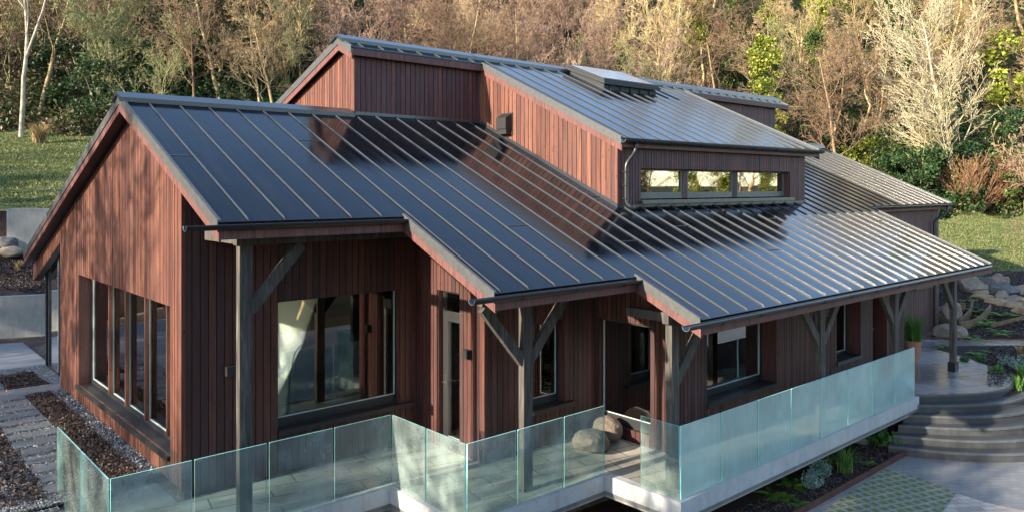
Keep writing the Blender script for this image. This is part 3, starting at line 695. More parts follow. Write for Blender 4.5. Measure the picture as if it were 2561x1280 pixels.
# windows -------------------------------------------------
def window(axis, pos, a0, a1, zb, zt, mull=(), fw=.06, recess=.12, gm='glass', fm='frame', sill=True, bot=None, sillw=.12, spacer=True, silld=.0, sext=.06, reveal=True):
    """opening a0..a1 at wall plane pos (outward is -)"""
    def bx(b, q0, q1, d0, d1, za, zc, m=0):
        lo, hi = pos + d0, pos + d1
        if axis == 'x': b.box(q0, lo, za, q1, hi, zc, .5, m)
        else: b.box(lo, q0, za, hi, q1, zc, .5, m)
    bt = bot or fw; b = MB(); d0, d1 = recess, recess + .07
    bx(b, a0, a0+fw, d0, d1, zb, zt); bx(b, a1-fw, a1, d0, d1, zb, zt); bx(b, a0+fw, a1-fw, d0, d1, zt-fw, zt); bx(b, a0+fw, a1-fw, d0, d1, zb, zb+bt)
    for q in mull: bx(b, q-fw*.6, q+fw*.6, d0-.004, d1, zb+bt, zt-fw)
    # reveals
    if reveal: bx(b, a0, a0+.012, -.005, d0, zb, zt-.013, 1); bx(b, a1-.012, a1, -.005, d0, zb, zt-.013, 1); bx(b, a0, a1, -.005, d0, zt-.012, zt, 1)
    if not reveal: bx(b, a0, a1, .0, d0-.001, zt-.012, zt, 1)
    wdw = b.build('window', [M[fm], M['cladf']], house)
    b = MB(); bx(b, a0+fw*.5, a1-fw*.5, d0+.03, d0+.042, zb+bt*.5, zt-fw*.5); b.build('pane', M[gm], wdw)
    if spacer:
        b = MB(); edges = [a0+fw] + [q for q in mull] + [a1-fw]
        for i in range(len(edges)-1):
            l = edges[i] + (fw*.6 if i > 0 else 0); r = edges[i+1] - (fw*.6 if i < len(edges)-2 else 0)
            bx(b, l, l+.012, d0+.012, d0+.029, zb+bt, zt-fw); bx(b, r-.012, r, d0+.012, d0+.029, zb+bt, zt-fw); bx(b, l, r, d0+.012, d0+.029, zb+bt, zb+bt+.012)
        b.build('glazing_bead', M['spacer'], wdw)
    if sill:
        b = MB(); bx(b, a0-.02, a1+sext, -sillw, d0, zb-.028, zb-.001); bx(b, a0-.02, a1+sext, -sillw-.012, -sillw+.002, zb-.075, zb+.002)
        b.build('sill', M['black'], wdw)
    return wdw
# gable window: deep sill, timber mullions standing proud
gw = window('y', GXW, 12.72, 18.6, .52, 2.88, mull=(13.53, 14.70, 15.90, 17.03), fw=.09, recess=.22, gm='glass', bot=.1, sillw=.07)
for yq in (13.45, 14.62, 15.82, 16.95):
    b = MB(); b.box(GXW+.15, yq-.028, .62, GXW+.215, yq+.028, 2.868); b.build('timber_fin', M['clad'], gw)
window('x', FY1, 5.62, 8.02, .74, 2.86, gm='glassw', recess=.10, fw=.035, bot=.15, sillw=.12, sext=.25)
window('x', FY2, 9.55, 10.42, .72, 2.28, recess=.12, fw=.07, bot=.14, sillw=.12, sext=.2)
window('y', X3, 8.93, 10.2, .22, 2.22, recess=.06, fw=.05, bot=.18, sill=False, gm='glassmid')
window('x', FY3, 12.22, 14.66, .74, 2.3, recess=.30, fw=.08, bot=.12, sillw=.06, gm='glassmid', sext=.02)
window('x', FY3, 17.28, 18.5, .76, 2.3, recess=.30, fw=.07, sillw=.06, gm='glassdark', sext=.02)
window('x', FY4, 25.9, 27.2, 1.55, 2.35, recess=.1, fw=.06, gm='glassdark')
def doorleaf(axis, pos, a0, a1, zb, zt, leaf, recess=.1, hx=None):
    def bx(b, q0, q1, d0, d1, za, zc, m=0):
        lo, hi = pos + d0, pos + d1
        if axis == 'x': b.box(q0, lo, za, q1, hi, zc, .5, m)
        else: b.box(lo, q0, za, hi, q1, zc, .5, m)
    b = MB(); r = recess; f = .05
    bx(b, a0, a0+f, r, r+.08, zb, zt); bx(b, a1-f, a1, r, r+.08, zb, zt); bx(b, a0+f, a1-f, r, r+.08, zt-f, zt)
    if leaf < zt: bx(b, a0+f, a1-f, r, r+.08, leaf, leaf+.08)
    bx(b, a0+f, a0+f+.045, r-.01, r+.06, zb+.02, leaf-.001); bx(b, a1-f-.14, a1-f, r-.01, r+.06, zb+.02, leaf-.001); bx(b, a0+f+.045, a1-f-.14, r-.01, r+.06, zb+.02, zb+.14); bx(b, a0+f+.045, a1-f-.14, r-.01, r+.06, leaf-.09, leaf-.001)
    bx(b, a0, a0+.012, -.005, r, zb, zt, 1); bx(b, a1-.012, a1, -.005, r, zb, zt, 1)
    d = b.build('door', [M['frame'], M['cladf']], house)
    b = MB(); bx(b, a0+f+.02, a1-f-.1, r+.02, r+.03, zb+.1, leaf-.05)
    if leaf < zt: bx(b, a0+f-.02, a1-f+.02, r+.03, r+.04, leaf+.04, zt-f+.02)
    b.build('pane', M['glass'], d)
    b = MB(); q_ = a1 - f - .08; bx(b, q_-.018, q_+.018, r-.022, r-.011, 1.05, 1.3); bx(b, q_-.012, q_+.012, r-.075, r-.022, 1.16, 1.185); bx(b, q_-.11, q_+.012, r-.09, r-.072, 1.16, 1.185)
    b.build('handle', M['steel'], d)
    b = MB(); bx(b, a0+f+.045, a0+f+.058, r-.012, r-.0101, zb+.14, leaf-.09); bx(b, a0+f+.045, a1-f-.14, r-.012, r-.0101, zb+.14, zb+.152); b.build('glazing_bead', M['spacer'], d)
doorleaf('y', X2, 10.98, 11.66, .04, 2.86, 2.38)
doorleaf('x', FY3, 19.15, 19.95, .02, 2.2, 2.1, recess=.3)
# clerestory strip: three windows between timber posts, grey sill flashing below
for x0, x1 in ((14.10, 14.28), (16.08, 16.26)):
    b = MB(); b.box(x0, CY+.11, 4.5, x1, CY+.16, 5.13); b.build('timber_mullion', M['cladu'], house)
for x0, x1 in ((12.5, 14.1), (14.28, 16.08), (16.26, 18.46)):
    window('x', CY, x0, x1, 4.5, 5.13, recess=.12, fw=.045, bot=.13, gm='glasscl', reveal=False, fm='framegrey', sill=False, spacer=False)
b = MB(); b.box(12.48, CY-.10, 4.455, 18.55, CY+.14, 4.475); b.box(12.48, CY-.115, 4.40, 18.55, CY-.098, 4.478); b.box(12.5, CY-.02, P(CY)-.02, 18.46, CY+.0, 4.454)
for x in np.arange(12.56, 18.4, .515): b.box(x-.012, CY-.05, P(CY)-.02, x+.012, CY-.021, 4.45)
b.build('sill_flashing', M['framegrey'], house)
b = MB(); b.box(18.448, CY-.004, 4.48, 18.46, CY+.12, 5.13); b.box(12.5, CY-.004, 4.48, 12.512, CY+.12, 5.13); b.build('window_reveal', M['cladu'], house)
# rear corner glazing seen past the gable
b = MB(); X_ = GXW + .22
bb = MB(); bb.box(5.2, 20.4, .07, 5.3, 22.8, 3.0); bb.build('interior_wall', M['navy'], house)  # dark panel added to stand for the dim room behind the glass
for y in (20.4, 21.55, 22.72): b.box(X_-.03, y-.05, GL, X_+.05, y+.05, PB(y)-.55)
b.box(X_-.03, 20.3, GL, X_+.05, 22.72, GL+.07)
g = b.build('window', M['frame'], house); b = MB(); b.add([(X_, 20.3, GL), (X_, 22.72, GL), (X_, 22.72, PB(22.72)-.5), (X_, 20.3, PB(20.3)-.5)], [(0,1,2,3)], .5); b.build('pane', M['glassdark'], g)
b = MB()
for y in (20.47, 21.62): b.box(X_-.035, y-.012, GL+.07, X_-.03, y+.012, PB(y)-.6)
b.build('glazing_bead', M['spacer'], g)
b = MB()  # unseen glazed rear wall, added to let daylight into the rooms
for x in np.arange(X_, 28, 2.6): b.box(x-.04, 22.96, 0, x+.04, 23.06, 2.9)
g = b.build('window', M['frame'], house); b = MB(); b.add([(X_, 23.0, 0), (XD, 23.0, 0), (XD, 23.0, 2.9), (X_, 23.0, 2.9)], [(0,1,2,3)], .5); b.build('pane', M['glass'], g)

# interior floor and walls
b = MB(); b.prism([(GXW+.16, FY1+.16), (X2+.16, FY1+.16), (X2+.16, FY2+.16), (X3+.16, FY2+.16), (X3+.16, FY3+.16), (XE-.2, FY3+.16), (XE-.2, 22.9), (GXW+.16, 22.9)], -.02, .06); b.build('floor', M['intfloor'], house)
b = MB()
b.box(4.6, 18.6, .061, 8.4, 18.7, 3.2); b.box(8.42, 12.4, .061, 8.5, 18.7, 3.4); b.box(8.8, 13.2, .061, 20.5, 13.3, 3.2); b.box(11.2, 10.6, .061, 11.3, 13.2, 3.1); b.box(15.4, 8.7, .061, 15.5, 13.2, 2.7)
b.build('interior_wall', M['plaster'], house)

# posts, braces and beams
def post(x, y, ztop, braces=(), base=False, h=.62, tie=None):
    b = MB(); b.box(x-.097, y-.062, 0.003, x+.097, y+.062, ztop); p = b.build('post', M['post'], house, bevel=.008)
    for s in braces:
        b = MB(); b.bar((x+s*.07, y, ztop-.95), (x+s*(.07+.80), y, ztop-.03), .165, .09, up=(0, 1, 0)); b.build('brace', M['post'], p, bevel=.006)
    if base: b = MB(); b.box(x-.125, y-.09, .001, x+.125, y+.09, .24); b.build('post_base', M['black'], p)
    return p
post(4.50, 10.86, 3.92, (1,)); post(8.23, 8.97, 2.98, (-1, 1)); post(9.98, 7.47, 2.62, (1,))
for x in (14.77, 18.25): post(x, 7.47, 2.62, (-1, 1))
post(21.85, 7.47, 2.62, (-1,), True)
b = MB()
b.box(4.36, 10.80, 3.92, 8.4, 10.92, 4.10); b.box(4.41, 10.921, 3.93, 4.58, 12.19, 4.09)
b.box(7.3, 8.91, 2.98, 11.2, 9.03, 3.14); b.box(9.8, 7.41, 2.62, 22.1, 7.53, 2.80); b.box(9.9, 7.531, 2.63, 10.06, 8.35, 2.78)
b.build('beam', M['post'], house, bevel=.006)

# downpipes
def pipe(pts, r=.042):
    b = MB(); P_ = [Vector(p) for p in pts]; out = [P_[0]]
    for i in range(1, len(P_)-1):
        a, c, e = P_[i-1], P_[i], P_[i+1]; k = .09
        a2 = c + (a-c).normalized()*k; e2 = c + (e-c).normalized()*k
        for t in (0, .25, .5, .75, 1): out.append((a2*(1-t)+c*t)*(1-t)+(c*(1-t)+e2*t)*t)
    out.append(P_[-1]); b.tube(out, r, 12); p = b.build('downpipe', M['gutter'], house, smooth=True)
    z0, z1_ = P_[-2].z, P_[-3].z
    for t in (.12, .45, .8):
        b = MB(); z = z0 + (z1_-z0)*t; b.box(P_[-2].x-.055, P_[-2].y-.05, z-.012, P_[-2].x+.055, P_[-2].y+.09, z+.012); b.build('pipe_bracket', M['gutter'], p)
zc = U(EU)-.1
pipe([(12.12, EU-.06, zc), (12.12, EU-.06, zc-.14), (11.95, CY-.1, zc-.42), (11.95, CY-.1, 4.42), (12.02, CY-.25, 4.30)])
pipe([(28.0, E4-.06, 4.1), (28.0, E4-.06, 3.9), (27.45, FY4-.1, 3.6), (27.45, FY4-.1, .2), (27.45, FY4-.12, .05)])
# wall vent
b = MB(); v0, v1, zz0, zz1 = 13.28, 13.62, 5.93, 6.42; X_ = UX2
b.box(X_-.05, v0-.03, zz0, X_-.03, v1+.03, zz1+.02)
b.add([(X_-.05, v0, zz0+.14), (X_-.05, v1, zz0+.14), (X_-.05, v1, zz1), (X_-.05, v0, zz1), (X_-.23, v0, zz0+.14), (X_-.23, v1, zz0+.14), (X_-.23, v1, zz1-.1), (X_-.23, v0, zz1-.1)], [(0,1,5,4),(4,5,6,7),(7,6,2,3),(0,4,7,3),(1,2,6,5)], .5)
b.box(X_-.2, v0+.02, zz0+.02, X_-.05, v1-.02, zz0+.138)
b.build('wall_vent', M['black'], house)
# lamps
for (x0, y0, x1, y1, z0) in ((X2-.15, 10.62, X2-.023, 10.76, 1.76), (4.72, FY1-.16, 4.86, FY1-.023, 1.78), (16.3, FY3-.16, 16.44, FY3-.023, 1.8)):
    b = MB(); b.box(x0, y0, z0, x1, y1, z0+.15); b.box(x0+.02, y0+.02, z0-.004, x1-.02, y1-.02, z0+.001, .5); b.build('wall_lamp', M['black'], house, bevel=.004)
# skylight on the upper ridge
sx0, sx1, sy0, sy1 = 14.95, 17.2, 13.32, 14.66; zt = lambda y: 7.52 + .40 * (y - sy0); b = MB()
b.hexa([(sx0+.06,sy0+.06,U(sy0)-.05),(sx1-.06,sy0+.06,U(sy0)-.05),(sx1-.06,sy1-.04,U(sy1)-.05),(sx0+.06,sy1-.04,U(sy1)-.05),(sx0+.06,sy0+.06,zt(sy0)-.14),(sx1-.06,sy0+.06,zt(sy0)-.14),(sx1-.06,sy1-.04,zt(sy1)-.14),(sx0+.06,sy1-.04,zt(sy1)-.14)])
b.hexa([(sx0-.03,sy0-.03,zt(sy0)-.14),(sx1+.03,sy0-.03,zt(sy0)-.14),(sx1+.03,sy1+.03,zt(sy1)-.14),(sx0-.03,sy1+.03,zt(sy1)-.14),(sx0-.03,sy0-.03,zt(sy0)-.06),(sx1+.03,sy0-.03,zt(sy0)-.06),(sx1+.03,sy1+.03,zt(sy1)-.06),(sx0-.03,sy1+.03,zt(sy1)-.06)])
b.hexa([(sx0,sy0,zt(sy0)-.059),(sx1,sy0,zt(sy0)-.059),(sx1,sy1,zt(sy1)-.059),(sx0,sy1,zt(sy1)-.059),(sx0,sy0,zt(sy0)),(sx1,sy0,zt(sy0)),(sx1,sy1,zt(sy1)),(sx0,sy1,zt(sy1))])
for x in np.arange(sx0+.3, sx1-.1, .4): b.box(x-.012, sy0+.03, U(sy0)-.02, x+.012, sy0+.058, zt(sy0)-.15)
sk = b.build('skylight', M['skyframe'], house)
b = MB(); q = .09; b.hexa([(sx0+q,sy0+q,zt(sy0+q)-.03),(sx1-q,sy0+q,zt(sy0+q)-.03),(sx1-q,sy1-q,zt(sy1-q)-.03),(sx0+q,sy1-q,zt(sy1-q)-.03),(sx0+q,sy0+q,zt(sy0+q)+.006),(sx1-q,sy0+q,zt(sy0+q)+.006),(sx1-q,sy1-q,zt(sy1-q)+.006),(sx0+q,sy1-q,zt(sy1-q)+.006)])
b.build('pane', M['toplight'], sk)

# ---------------------------------------------------------------- things inside and on the terrace
def blob(name, c, rx, ry, rz, mat, seed=0, amp=.12, parent=None, flat=None, sub=4, fr=2.0):
    import bmesh
    bm = bmesh.new(); bmesh.ops.create_icosphere(bm, subdivisions=sub, radius=1)
    for v in bm.verts:
        p = v.co.copy(); d = noise.noise(p * fr + Vector((seed*3.1, seed, 0))) * amp * 2 + noise.noise(p * fr * 2.7 + Vector((seed, 0, 9))) * amp
        p *= 1 + d
        if flat is not None and p.z < flat: p.z = flat + (p.z - flat) * .15
        v.co = Vector((p.x*rx, p.y*ry, p.z*rz))
    me = bpy.data.meshes.new(name); bm.to_mesh(me); bm.free(); me.materials.append(mat)
    me.polygons.foreach_set('use_smooth', [True]*len(me.polygons)); me.attributes.new('rnd', 'FLOAT', 'FACE')
    o = bpy.data.objects.new(name, me); COL.objects.link(o); o.location = c
    if parent: child(o, parent)
    return o
o = blob('bean_bag', (10.33, 9.52, .17), .50, .33, .23, M['canvas'], 3, .045, flat=-.6); o.rotation_euler = (0, .25, .5)
tag(o, 'taupe bean bag slumped on the terrace in front of the tall glass door', 'bean bag', 'bean bags in the terrace corner')
o = blob('bean_bag', (10.95, 9.68, .22), .27, .30, .25, M['canvas'], 5, .045, flat=-.6)
tag(o, 'taupe bean bag behind the other, against the timber corner', 'bean bag', 'bean bags in the terrace corner')
hx, hy = 6.83, 13.6
st = empty('hoop_stand', (hx, hy, .06), 'black stand with a large hoop behind the first big window', 'stand')
b = MB(); b.tube([(hx,hy,.09),(hx,hy,1.87)], .026, 8); b.tube([(hx,hy,.061),(hx,hy,.10)], .2, 16); b.build('pole', M['black'], st)
b = MB(); b.tube([(hx+.29*math.cos(a), hy-.03, 1.42+.38*math.sin(a)) for a in np.linspace(0, 2*math.pi, 33)], .014, 6, cap=False); b.build('hoop', M['black'], st)
o = blob('lounge_chair', (7.95, 13.5, .55), .36, .4, .55, M['navy'], 8, .12, flat=-.85); tag(o, 'dark navy soft chair standing behind the first big window', 'chair')
# plant behind second window
pl = empty('house_plant', (10.0, 10.85, .8), 'leafy green pot plant behind the small front window', 'plant')
# bed with throw in the dark bedroom
bd = empty('bed', (11.9, 9.6, .06), 'bed with a pale fringed throw behind the tall glass', 'bed')
b = MB(); b.box(11.75, 9.05, .07, 13.2, 9.9, .55); b.build('mattress', M['navy'], bd, bevel=.05)
b = MB(); b.box(11.70, 9.1, .5, 12.3, 9.7, .585)
for y in np.arange(9.12, 9.7, .045): b.box(11.69, y, .38, 11.70, y+.02, .5)
b.build('throw', M['throw'], bd)

# ---------------------------------------------------------------- left garden
def flat(name, poly, z, mat, parent=None, th=.03):
    b = MB(); b.prism(poly, z - th, z); o = b.build(name, mat, parent); o['kind'] = 'structure'; return o
flat('patio', [(-6, 20.62), (4.4, 20.62), (4.4, 26.9), (-6, 30.5)], GL + .012, M['patio'])
flat('gravel_strip', [(3.78, 13.2), (4.09, 13.2), (4.09, 19.95), (4.09, 19.95), (3.78, 19.95)], GL + .022, M['pebble'])
flat('gravel', [(1.3, 12.9), (3.33, 12.9), (3.33, 19.95), (1.3, 19.95)], GL + .016, M['pebble'])
flat('planting_bed', [(3.31, 13.2), (3.80, 13.2), (3.80, 19.95), (3.31, 19.95)], GL + .034, M['mulchred'])
flat('gravel', [(2.2, 20.63), (4.44, 20.63), (4.44, 23.2), (2.2, 23.2)], GL + .020, M['pebble'])
flat('planting_bed', [(3.05, 20.8), (3.95, 20.8), (3.75, 22.6), (3.2, 22.2)], GL + .04, M['mulchred'])
flat('path', [(-6, 19.97), (4.09, 19.97), (4.4, 20.6), (-6, 20.6)], GL + .03, M['stone_pave'])
y = 13.35; 
while y < 19.8:
    b = MB(); x0 = 2.52 + random.uniform(-.04, .04); b.box(x0, y, GL - .02, 3.30, y + .37, GL + .034)
    o = b.build('stepping_stone', M['stone_pave'], bevel=.006, org=(2.9, y, GL)); tag(o, 'dark rectangular stepping stone laid in the gravel path left of the gable', 'paving slab', 'stepping stones in the gravel path')
    y += .53
for k in range(3):
    b = MB(); b.box(2.35, 20.9+k*.6, GL+.0, 3.1, 21.27+k*.6, GL+.034); o = b.build('stepping_stone', M['stone_pave'], bevel=.006, org=(2.7, 21+k*.6, GL))
    tag(o, 'dark rectangular stepping stone beyond the cross path near the concrete wall', 'paving slab', 'stepping stones beyond the cross path')
# concrete retaining walls
def cwall(p0, p1, z0, z1_, label, th=.22):
    b = MB(); b.bar((p0[0], p0[1], (z0+z1_)/2), (p1[0], p1[1], (z0+z1_)/2), th, z1_-z0); o = b.build('retaining_wall', M['conc'], org=((p0[0]+p1[0])/2, (p0[1]+p1[1])/2, z0), bevel=.01); tag(o, label, 'retaining wall')
    return o
def dwl(u, base): t = (u - 1280.5) / FPX; return base + max(-1.2, min(1.5, 7.4 * (t + .659)))
a = at(-200, 0, d=dwl(-200, 23.87)); c = at(240, 0, d=dwl(240, 23.87))
cwall((a.x, a.y), (c.x, c.y), -.2, 1.40, 'low grey concrete retaining wall beside the patio, below the mulch bank')
a = at(19, 0, d=dwl(19, 26.95)); c = at(290, 0, d=dwl(290, 26.95))
cwall((a.x, a.y), (c.x, c.y), 1.9, 3.98, 'upper grey concrete retaining wall between boulders and lawn')
# gabion at the corner of the bed
gb = empty('gabion_basket', (2.0, 13.05, -1), 'wire gabion basket filled with stones under the left bed edge', 'gabion')
b = MB(); x0, x1, y0, y1, z0, z1_ = .2, 2.54, 12.75, 13.2, -1.0, .1
for x in np.arange(x0, x1+.01, .0975):
    b.tube([(x, y0, z0), (x, y0, z1_), (x, y1, z1_)], .004, 4)
for z in np.arange(z0, z1_+.01, .1): b.tube([(x0, y0, z), (x1, y0, z)], .004, 4)
for y in np.arange(y0, y1, .1): b.tube([(x0, y, z1_), (x1, y, z1_)], .004, 4)
b.build('wire_mesh', M['wire'], gb)
b = MB(); b.box(x0+.01, y0+.015, z0, x1-.01, y1-.01, z1_-.02); b.build('stone_fill', M['rockg'], gb)

# ---------------------------------------------------------------- rocks
def rock(pos, sz, mat, label, cat='boulder', seed=0, rz=0, group=None, slab=False):
    import bmesh
    bm = bmesh.new(); bmesh.ops.create_icosphere(bm, subdivisions=4, radius=1); rnd = random.Random(seed)
    pl = []
    for _ in range(9 if not slab else 7):
        n_ = Vector((rnd.uniform(-1,1), rnd.uniform(-1,1), rnd.uniform(-.7,1))).normalized(); pl.append((n_, rnd.uniform(.62, .85)))
    if slab: pl += [(Vector((0,0,1)), .5), (Vector((0,0,-1)), .5)]
    for v in bm.verts:
        p = v.co.copy()
        for n_, d in pl:
            k = p.dot(n_)
            if k > d: p -= n_ * (k - d) * .93
        p *= 1 + .05 * noise.noise(p * 2.5 + Vector((seed, 0, 0))) + .025 * noise.noise(p * 7 + Vector((seed, 3, 0)))
        if slab: p.z *= 1
        v.co = Vector((p.x*sz[0], p.y*sz[1], p.z*sz[2]))
    me = bpy.data.meshes.new('boulder'); bm.to_mesh(me); bm.free(); me.materials.append(mat)
    me.polygons.foreach_set('use_smooth', [True]*len(me.polygons))
    try: me.set_sharp_from_angle(angle=rad(28))
    except Exception: pass
    o = bpy.data.objects.new('boulder' if not slab else 'stone_slab', me); COL.objects.link(o); o.location = pos; o.rotation_euler = (rnd.uniform(-.1,.1) if not slab else 0, 0, rz)
    return tag(o, label, cat, group)
def hit(u, v, d0=15, d1=60):
    ds = np.arange(d0, d1, .05); t = (u-1280.5)/FPX; X = ds*(FX+t*RX); Y = ds*(FY+t*RY); Z = CH - (v-V0)/FPX*ds
    k = np.nonzero(Z <= terr(X, Y))[0]; return float(ds[k[0]]) if len(k) else d1
def rk(u0, v0_, u1, v1_, d, mat, label, slab=False, seed=0, cat='boulder'):
    if u0 > 1000: d = hit((u0+u1)/2, v1_-3) + .15
    w_ = (u1-u0)/FPX*d; h = (v1_-v0_)/FPX*d; c = at((u0+u1)/2, (v0_+v1_)/2, d=d)
    return rock(c, (w_*.56, w_*.42 if not slab else w_*.5, h*(.60 if not slab else .95)), mat, label, cat, seed, -YAW + random.uniform(-.15,.15), slab=slab)
R_ = [(2344,752,2402,818,25.5,'rock','tall tan boulder with a sloping split face, right of the house corner',0),
 (2338,812,2416,848,24.9,'rock','low pale boulder lying in front of the tall tan boulder',0),
 (2400,694,2465,735,31.5,'rock','pale boulder at the left end of the rock bank, under the roof corner',0),
 (2452,693,2488,722,32.2,'rockg','dark grey boulder tucked between two pale ones',0),
 (2478,708,2548,742,31,'rockg','large rounded grey boulder in the middle of the rock bank',0),
 (2476,684,2512,714,33,'rock','pale boulder highest on the rock bank',0),
 (2486,728,2522,756,30,'rock','brown boulder below the large rounded grey one',0),
 (2442,712,2476,738,31,'rock','small brown boulder left of the large rounded grey one',0),
 (2520,738,2570,764,29.5,'rock','wide tan boulder at the right edge, above the stone steps',0),
 (2538,714,2590,742,31,'rock','pale boulder at the right edge beside the large grey one',0),
 (2502,690,2524,714,33.2,'rock','small round pale boulder at the top right of the bank',0),
 (2424,724,2470,740,30.2,'rocko','short flat brown slab, uppermost of the rustic steps',1),
 (2430,736,2482,753,29.5,'rocko','thick orange slab, second of the rustic steps from the top',1),
 (2462,746,2514,766,28.8,'rocko','pale rounded slab, third of the rustic steps from the top',1),
 (2508,754,2560,772,28.3,'rocko','long tan slab, fourth of the rustic steps from the top',1),
 (2534,768,2600,790,27.6,'rocko','wide brown slab, lowest of the rustic steps',1),
 (-12,530,16,585,27.4,'rockg','big dark boulder uppermost at the left edge beside the upper wall',0),
 (2,564,36,596,27.2,'rock','brown rounded boulder beside the upper concrete wall',0),
 (-6,592,42,622,27.0,'rockg','flat dark boulder beneath the brown rounded one',0),
 (-4,616,58,642,26.6,'rock','low broad boulder at the foot of the upper wall',0),
 (-20,580,8,600,27.1,'rockg','small grey boulder at the far left edge',0)]
for i, (u0, v0_, u1, v1_, d, mt, lb, sl_) in enumerate(R_): rk(u0, v0_, u1, v1_, d, M[mt], lb, bool(sl_), i+1, 'stone slab' if sl_ else 'boulder')
# rusted / timber bed edges on the right
def edging(pts, h, name, label, mat, th=.06, cat='bed edging'):
    b = MB(); pts = [Vector(p) for p in pts]; n = len(pts); L = []
    for i, p in enumerate(pts):
        d = (pts[min(i+1, n-1)] - pts[max(i-1, 0)]); d.z = 0; d.normalize(); nn = Vector((-d.y, d.x, 0)) * th / 2; L.append((p - nn, p + nn))
    vs = []
    for a, c in L: vs += [(a.x, a.y, a.z - h/2), (c.x, c.y, c.z - h/2), (c.x, c.y, c.z + h/2), (a.x, a.y, a.z + h/2)]
    fs = [(0, 1, 2, 3), (4*n-1, 4*n-2, 4*n-3, 4*n-4)]
    for i in range(n - 1):
        for k in range(4): fs.append((4*i+k, 4*i+4+k, 4*i+4+(k+1)%4, 4*i+(k+1)%4))
    b.add(vs, fs, .5); o = b.build(name, mat); return tag(o, label, cat)
def curve(pl, n=6):
    out = []; pl = [Vector(p) for p in pl]
    for i in range(len(pl)-1):
        p0 = pl[max(i-1,0)]; p1 = pl[i]; p2 = pl[i+1]; p3 = pl[min(i+2,len(pl)-1)]
        for k in range(n):
            t = k/n; out.append(.5*((2*p1)+(p2-p0)*t+(2*p0-5*p1+4*p2-p3)*t*t+(3*p1-p0-3*p2+p3)*t**3))
    return out + [pl[-1]]
def hp(u, v, up=0): p = at(u, v, d=hit(u, v)); p.z += up; return p
edging(curve([hp(2338,790,.1), hp(2375,778,.1), hp(2415,776,.1)]), .36, 'timber_edging', 'short timber edge behind the tall tan boulder', M['timber'])
edging(curve([hp(2400,818,.12), hp(2425,796,.12), hp(2432,768,.12)]), .36, 'timber_edging', 'curved timber edge climbing beside the orange slab steps', M['timber'])
edging(curve([hp(2400,828,.12), hp(2440,818,.12), hp(2462,802,.12), hp(2477,782,.12)]), .36, 'timber_edging', 'long curved timber edge below the rustic steps', M['timber'])
edging(curve([hp(2478,820,.06), hp(2520,810,.06), hp(2580,796,.06)]), .18, 'timber_edging', 'low timber edge at the right edge of the frame', M['timber'])
edging([at(2330,848,d=24.25), at(2440,850,d=24.3), at(2620,850,d=24.5)], .14, 'steel_edging', 'rusted steel edge between path and rock garden', M['corten'], .02)

# ---------------------------------------------------------------- lower drive and bed
ZL = -1.03
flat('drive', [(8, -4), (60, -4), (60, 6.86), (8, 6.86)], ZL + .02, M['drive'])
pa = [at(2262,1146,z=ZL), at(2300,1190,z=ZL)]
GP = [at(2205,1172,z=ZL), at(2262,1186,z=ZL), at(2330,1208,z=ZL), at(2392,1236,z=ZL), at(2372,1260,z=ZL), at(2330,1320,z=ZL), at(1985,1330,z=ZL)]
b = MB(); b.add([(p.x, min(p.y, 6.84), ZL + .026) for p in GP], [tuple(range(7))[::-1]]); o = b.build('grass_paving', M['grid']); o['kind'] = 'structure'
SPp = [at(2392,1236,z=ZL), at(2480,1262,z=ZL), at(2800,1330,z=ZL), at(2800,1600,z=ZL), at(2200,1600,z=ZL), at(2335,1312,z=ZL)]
b = MB(); b.add([(p.x, p.y, ZL + .024) for p in SPp], [tuple(range(6))[::-1]]); o = b.build('sunlit_paving', M['drivesun']); o['kind'] = 'structure'  # sun patch on the drive, laid as a lighter sheet
flat('planting_bed', [(7.0, 6.88), (17.95, 6.88), (17.4, 7.3), (17.2, 9.6), (7.0, 9.6)], ZL + .03, M['mulch'])
flat('planting_bed', [(6.0, 7.42), (16.5, 7.42), (16.5, 9.8), (6.0, 9.8)], ZL + .036, M['mulchred'])
edging([(7.0, 6.87, ZL+.06), (17.8, 6.87, ZL+.06)], .16, 'steel_edging', 'long rusted steel edge between the fern bed and the drive', M['corten'], .02)
rock((18.0, 7.75, -.75), (.28, .2, .2), M['rock'], 'pale stone block under the end of the terrace beside the steps', 'stone', 77)

# ---------------------------------------------------------------- vegetation
random.seed(77); np.random.seed(5); rg = np.random.default_rng(11)
def seg_mesh(name, segs, mat, n=3):
    A = np.array([s[0] for s in segs]); B = np.array([s[1] for s in segs]); ra = np.array([s[2] for s in segs]); rb = np.array([s[3] for s in segs])
    D = B - A; D /= np.maximum(np.linalg.norm(D, axis=1, keepdims=True), 1e-6)
    U_ = np.where(np.abs(D[:, 2:3]) < .9, np.array([[0, 0, 1.]]), np.array([[1., 0, 0]]))
    X = np.cross(D, U_); X /= np.linalg.norm(X, axis=1, keepdims=True); Y = np.cross(D, X)
    vs = []
    for P_, r in ((A, ra), (B, rb)):
        for k in range(n):
            a = 2 * math.pi * k / n; vs.append(P_ + (X * math.cos(a) + Y * math.sin(a)) * r[:, None])
    V = np.stack(vs, 1).reshape(-1, 3); N = len(segs); base = np.arange(N)[:, None] * 2 * n
    F_ = np.concatenate([base + np.array([[k, (k+1) % n, n + (k+1) % n, n + k]]) for k in range(n)], 0)
    return npmesh(name, V, F_, mat, smooth=n > 4)
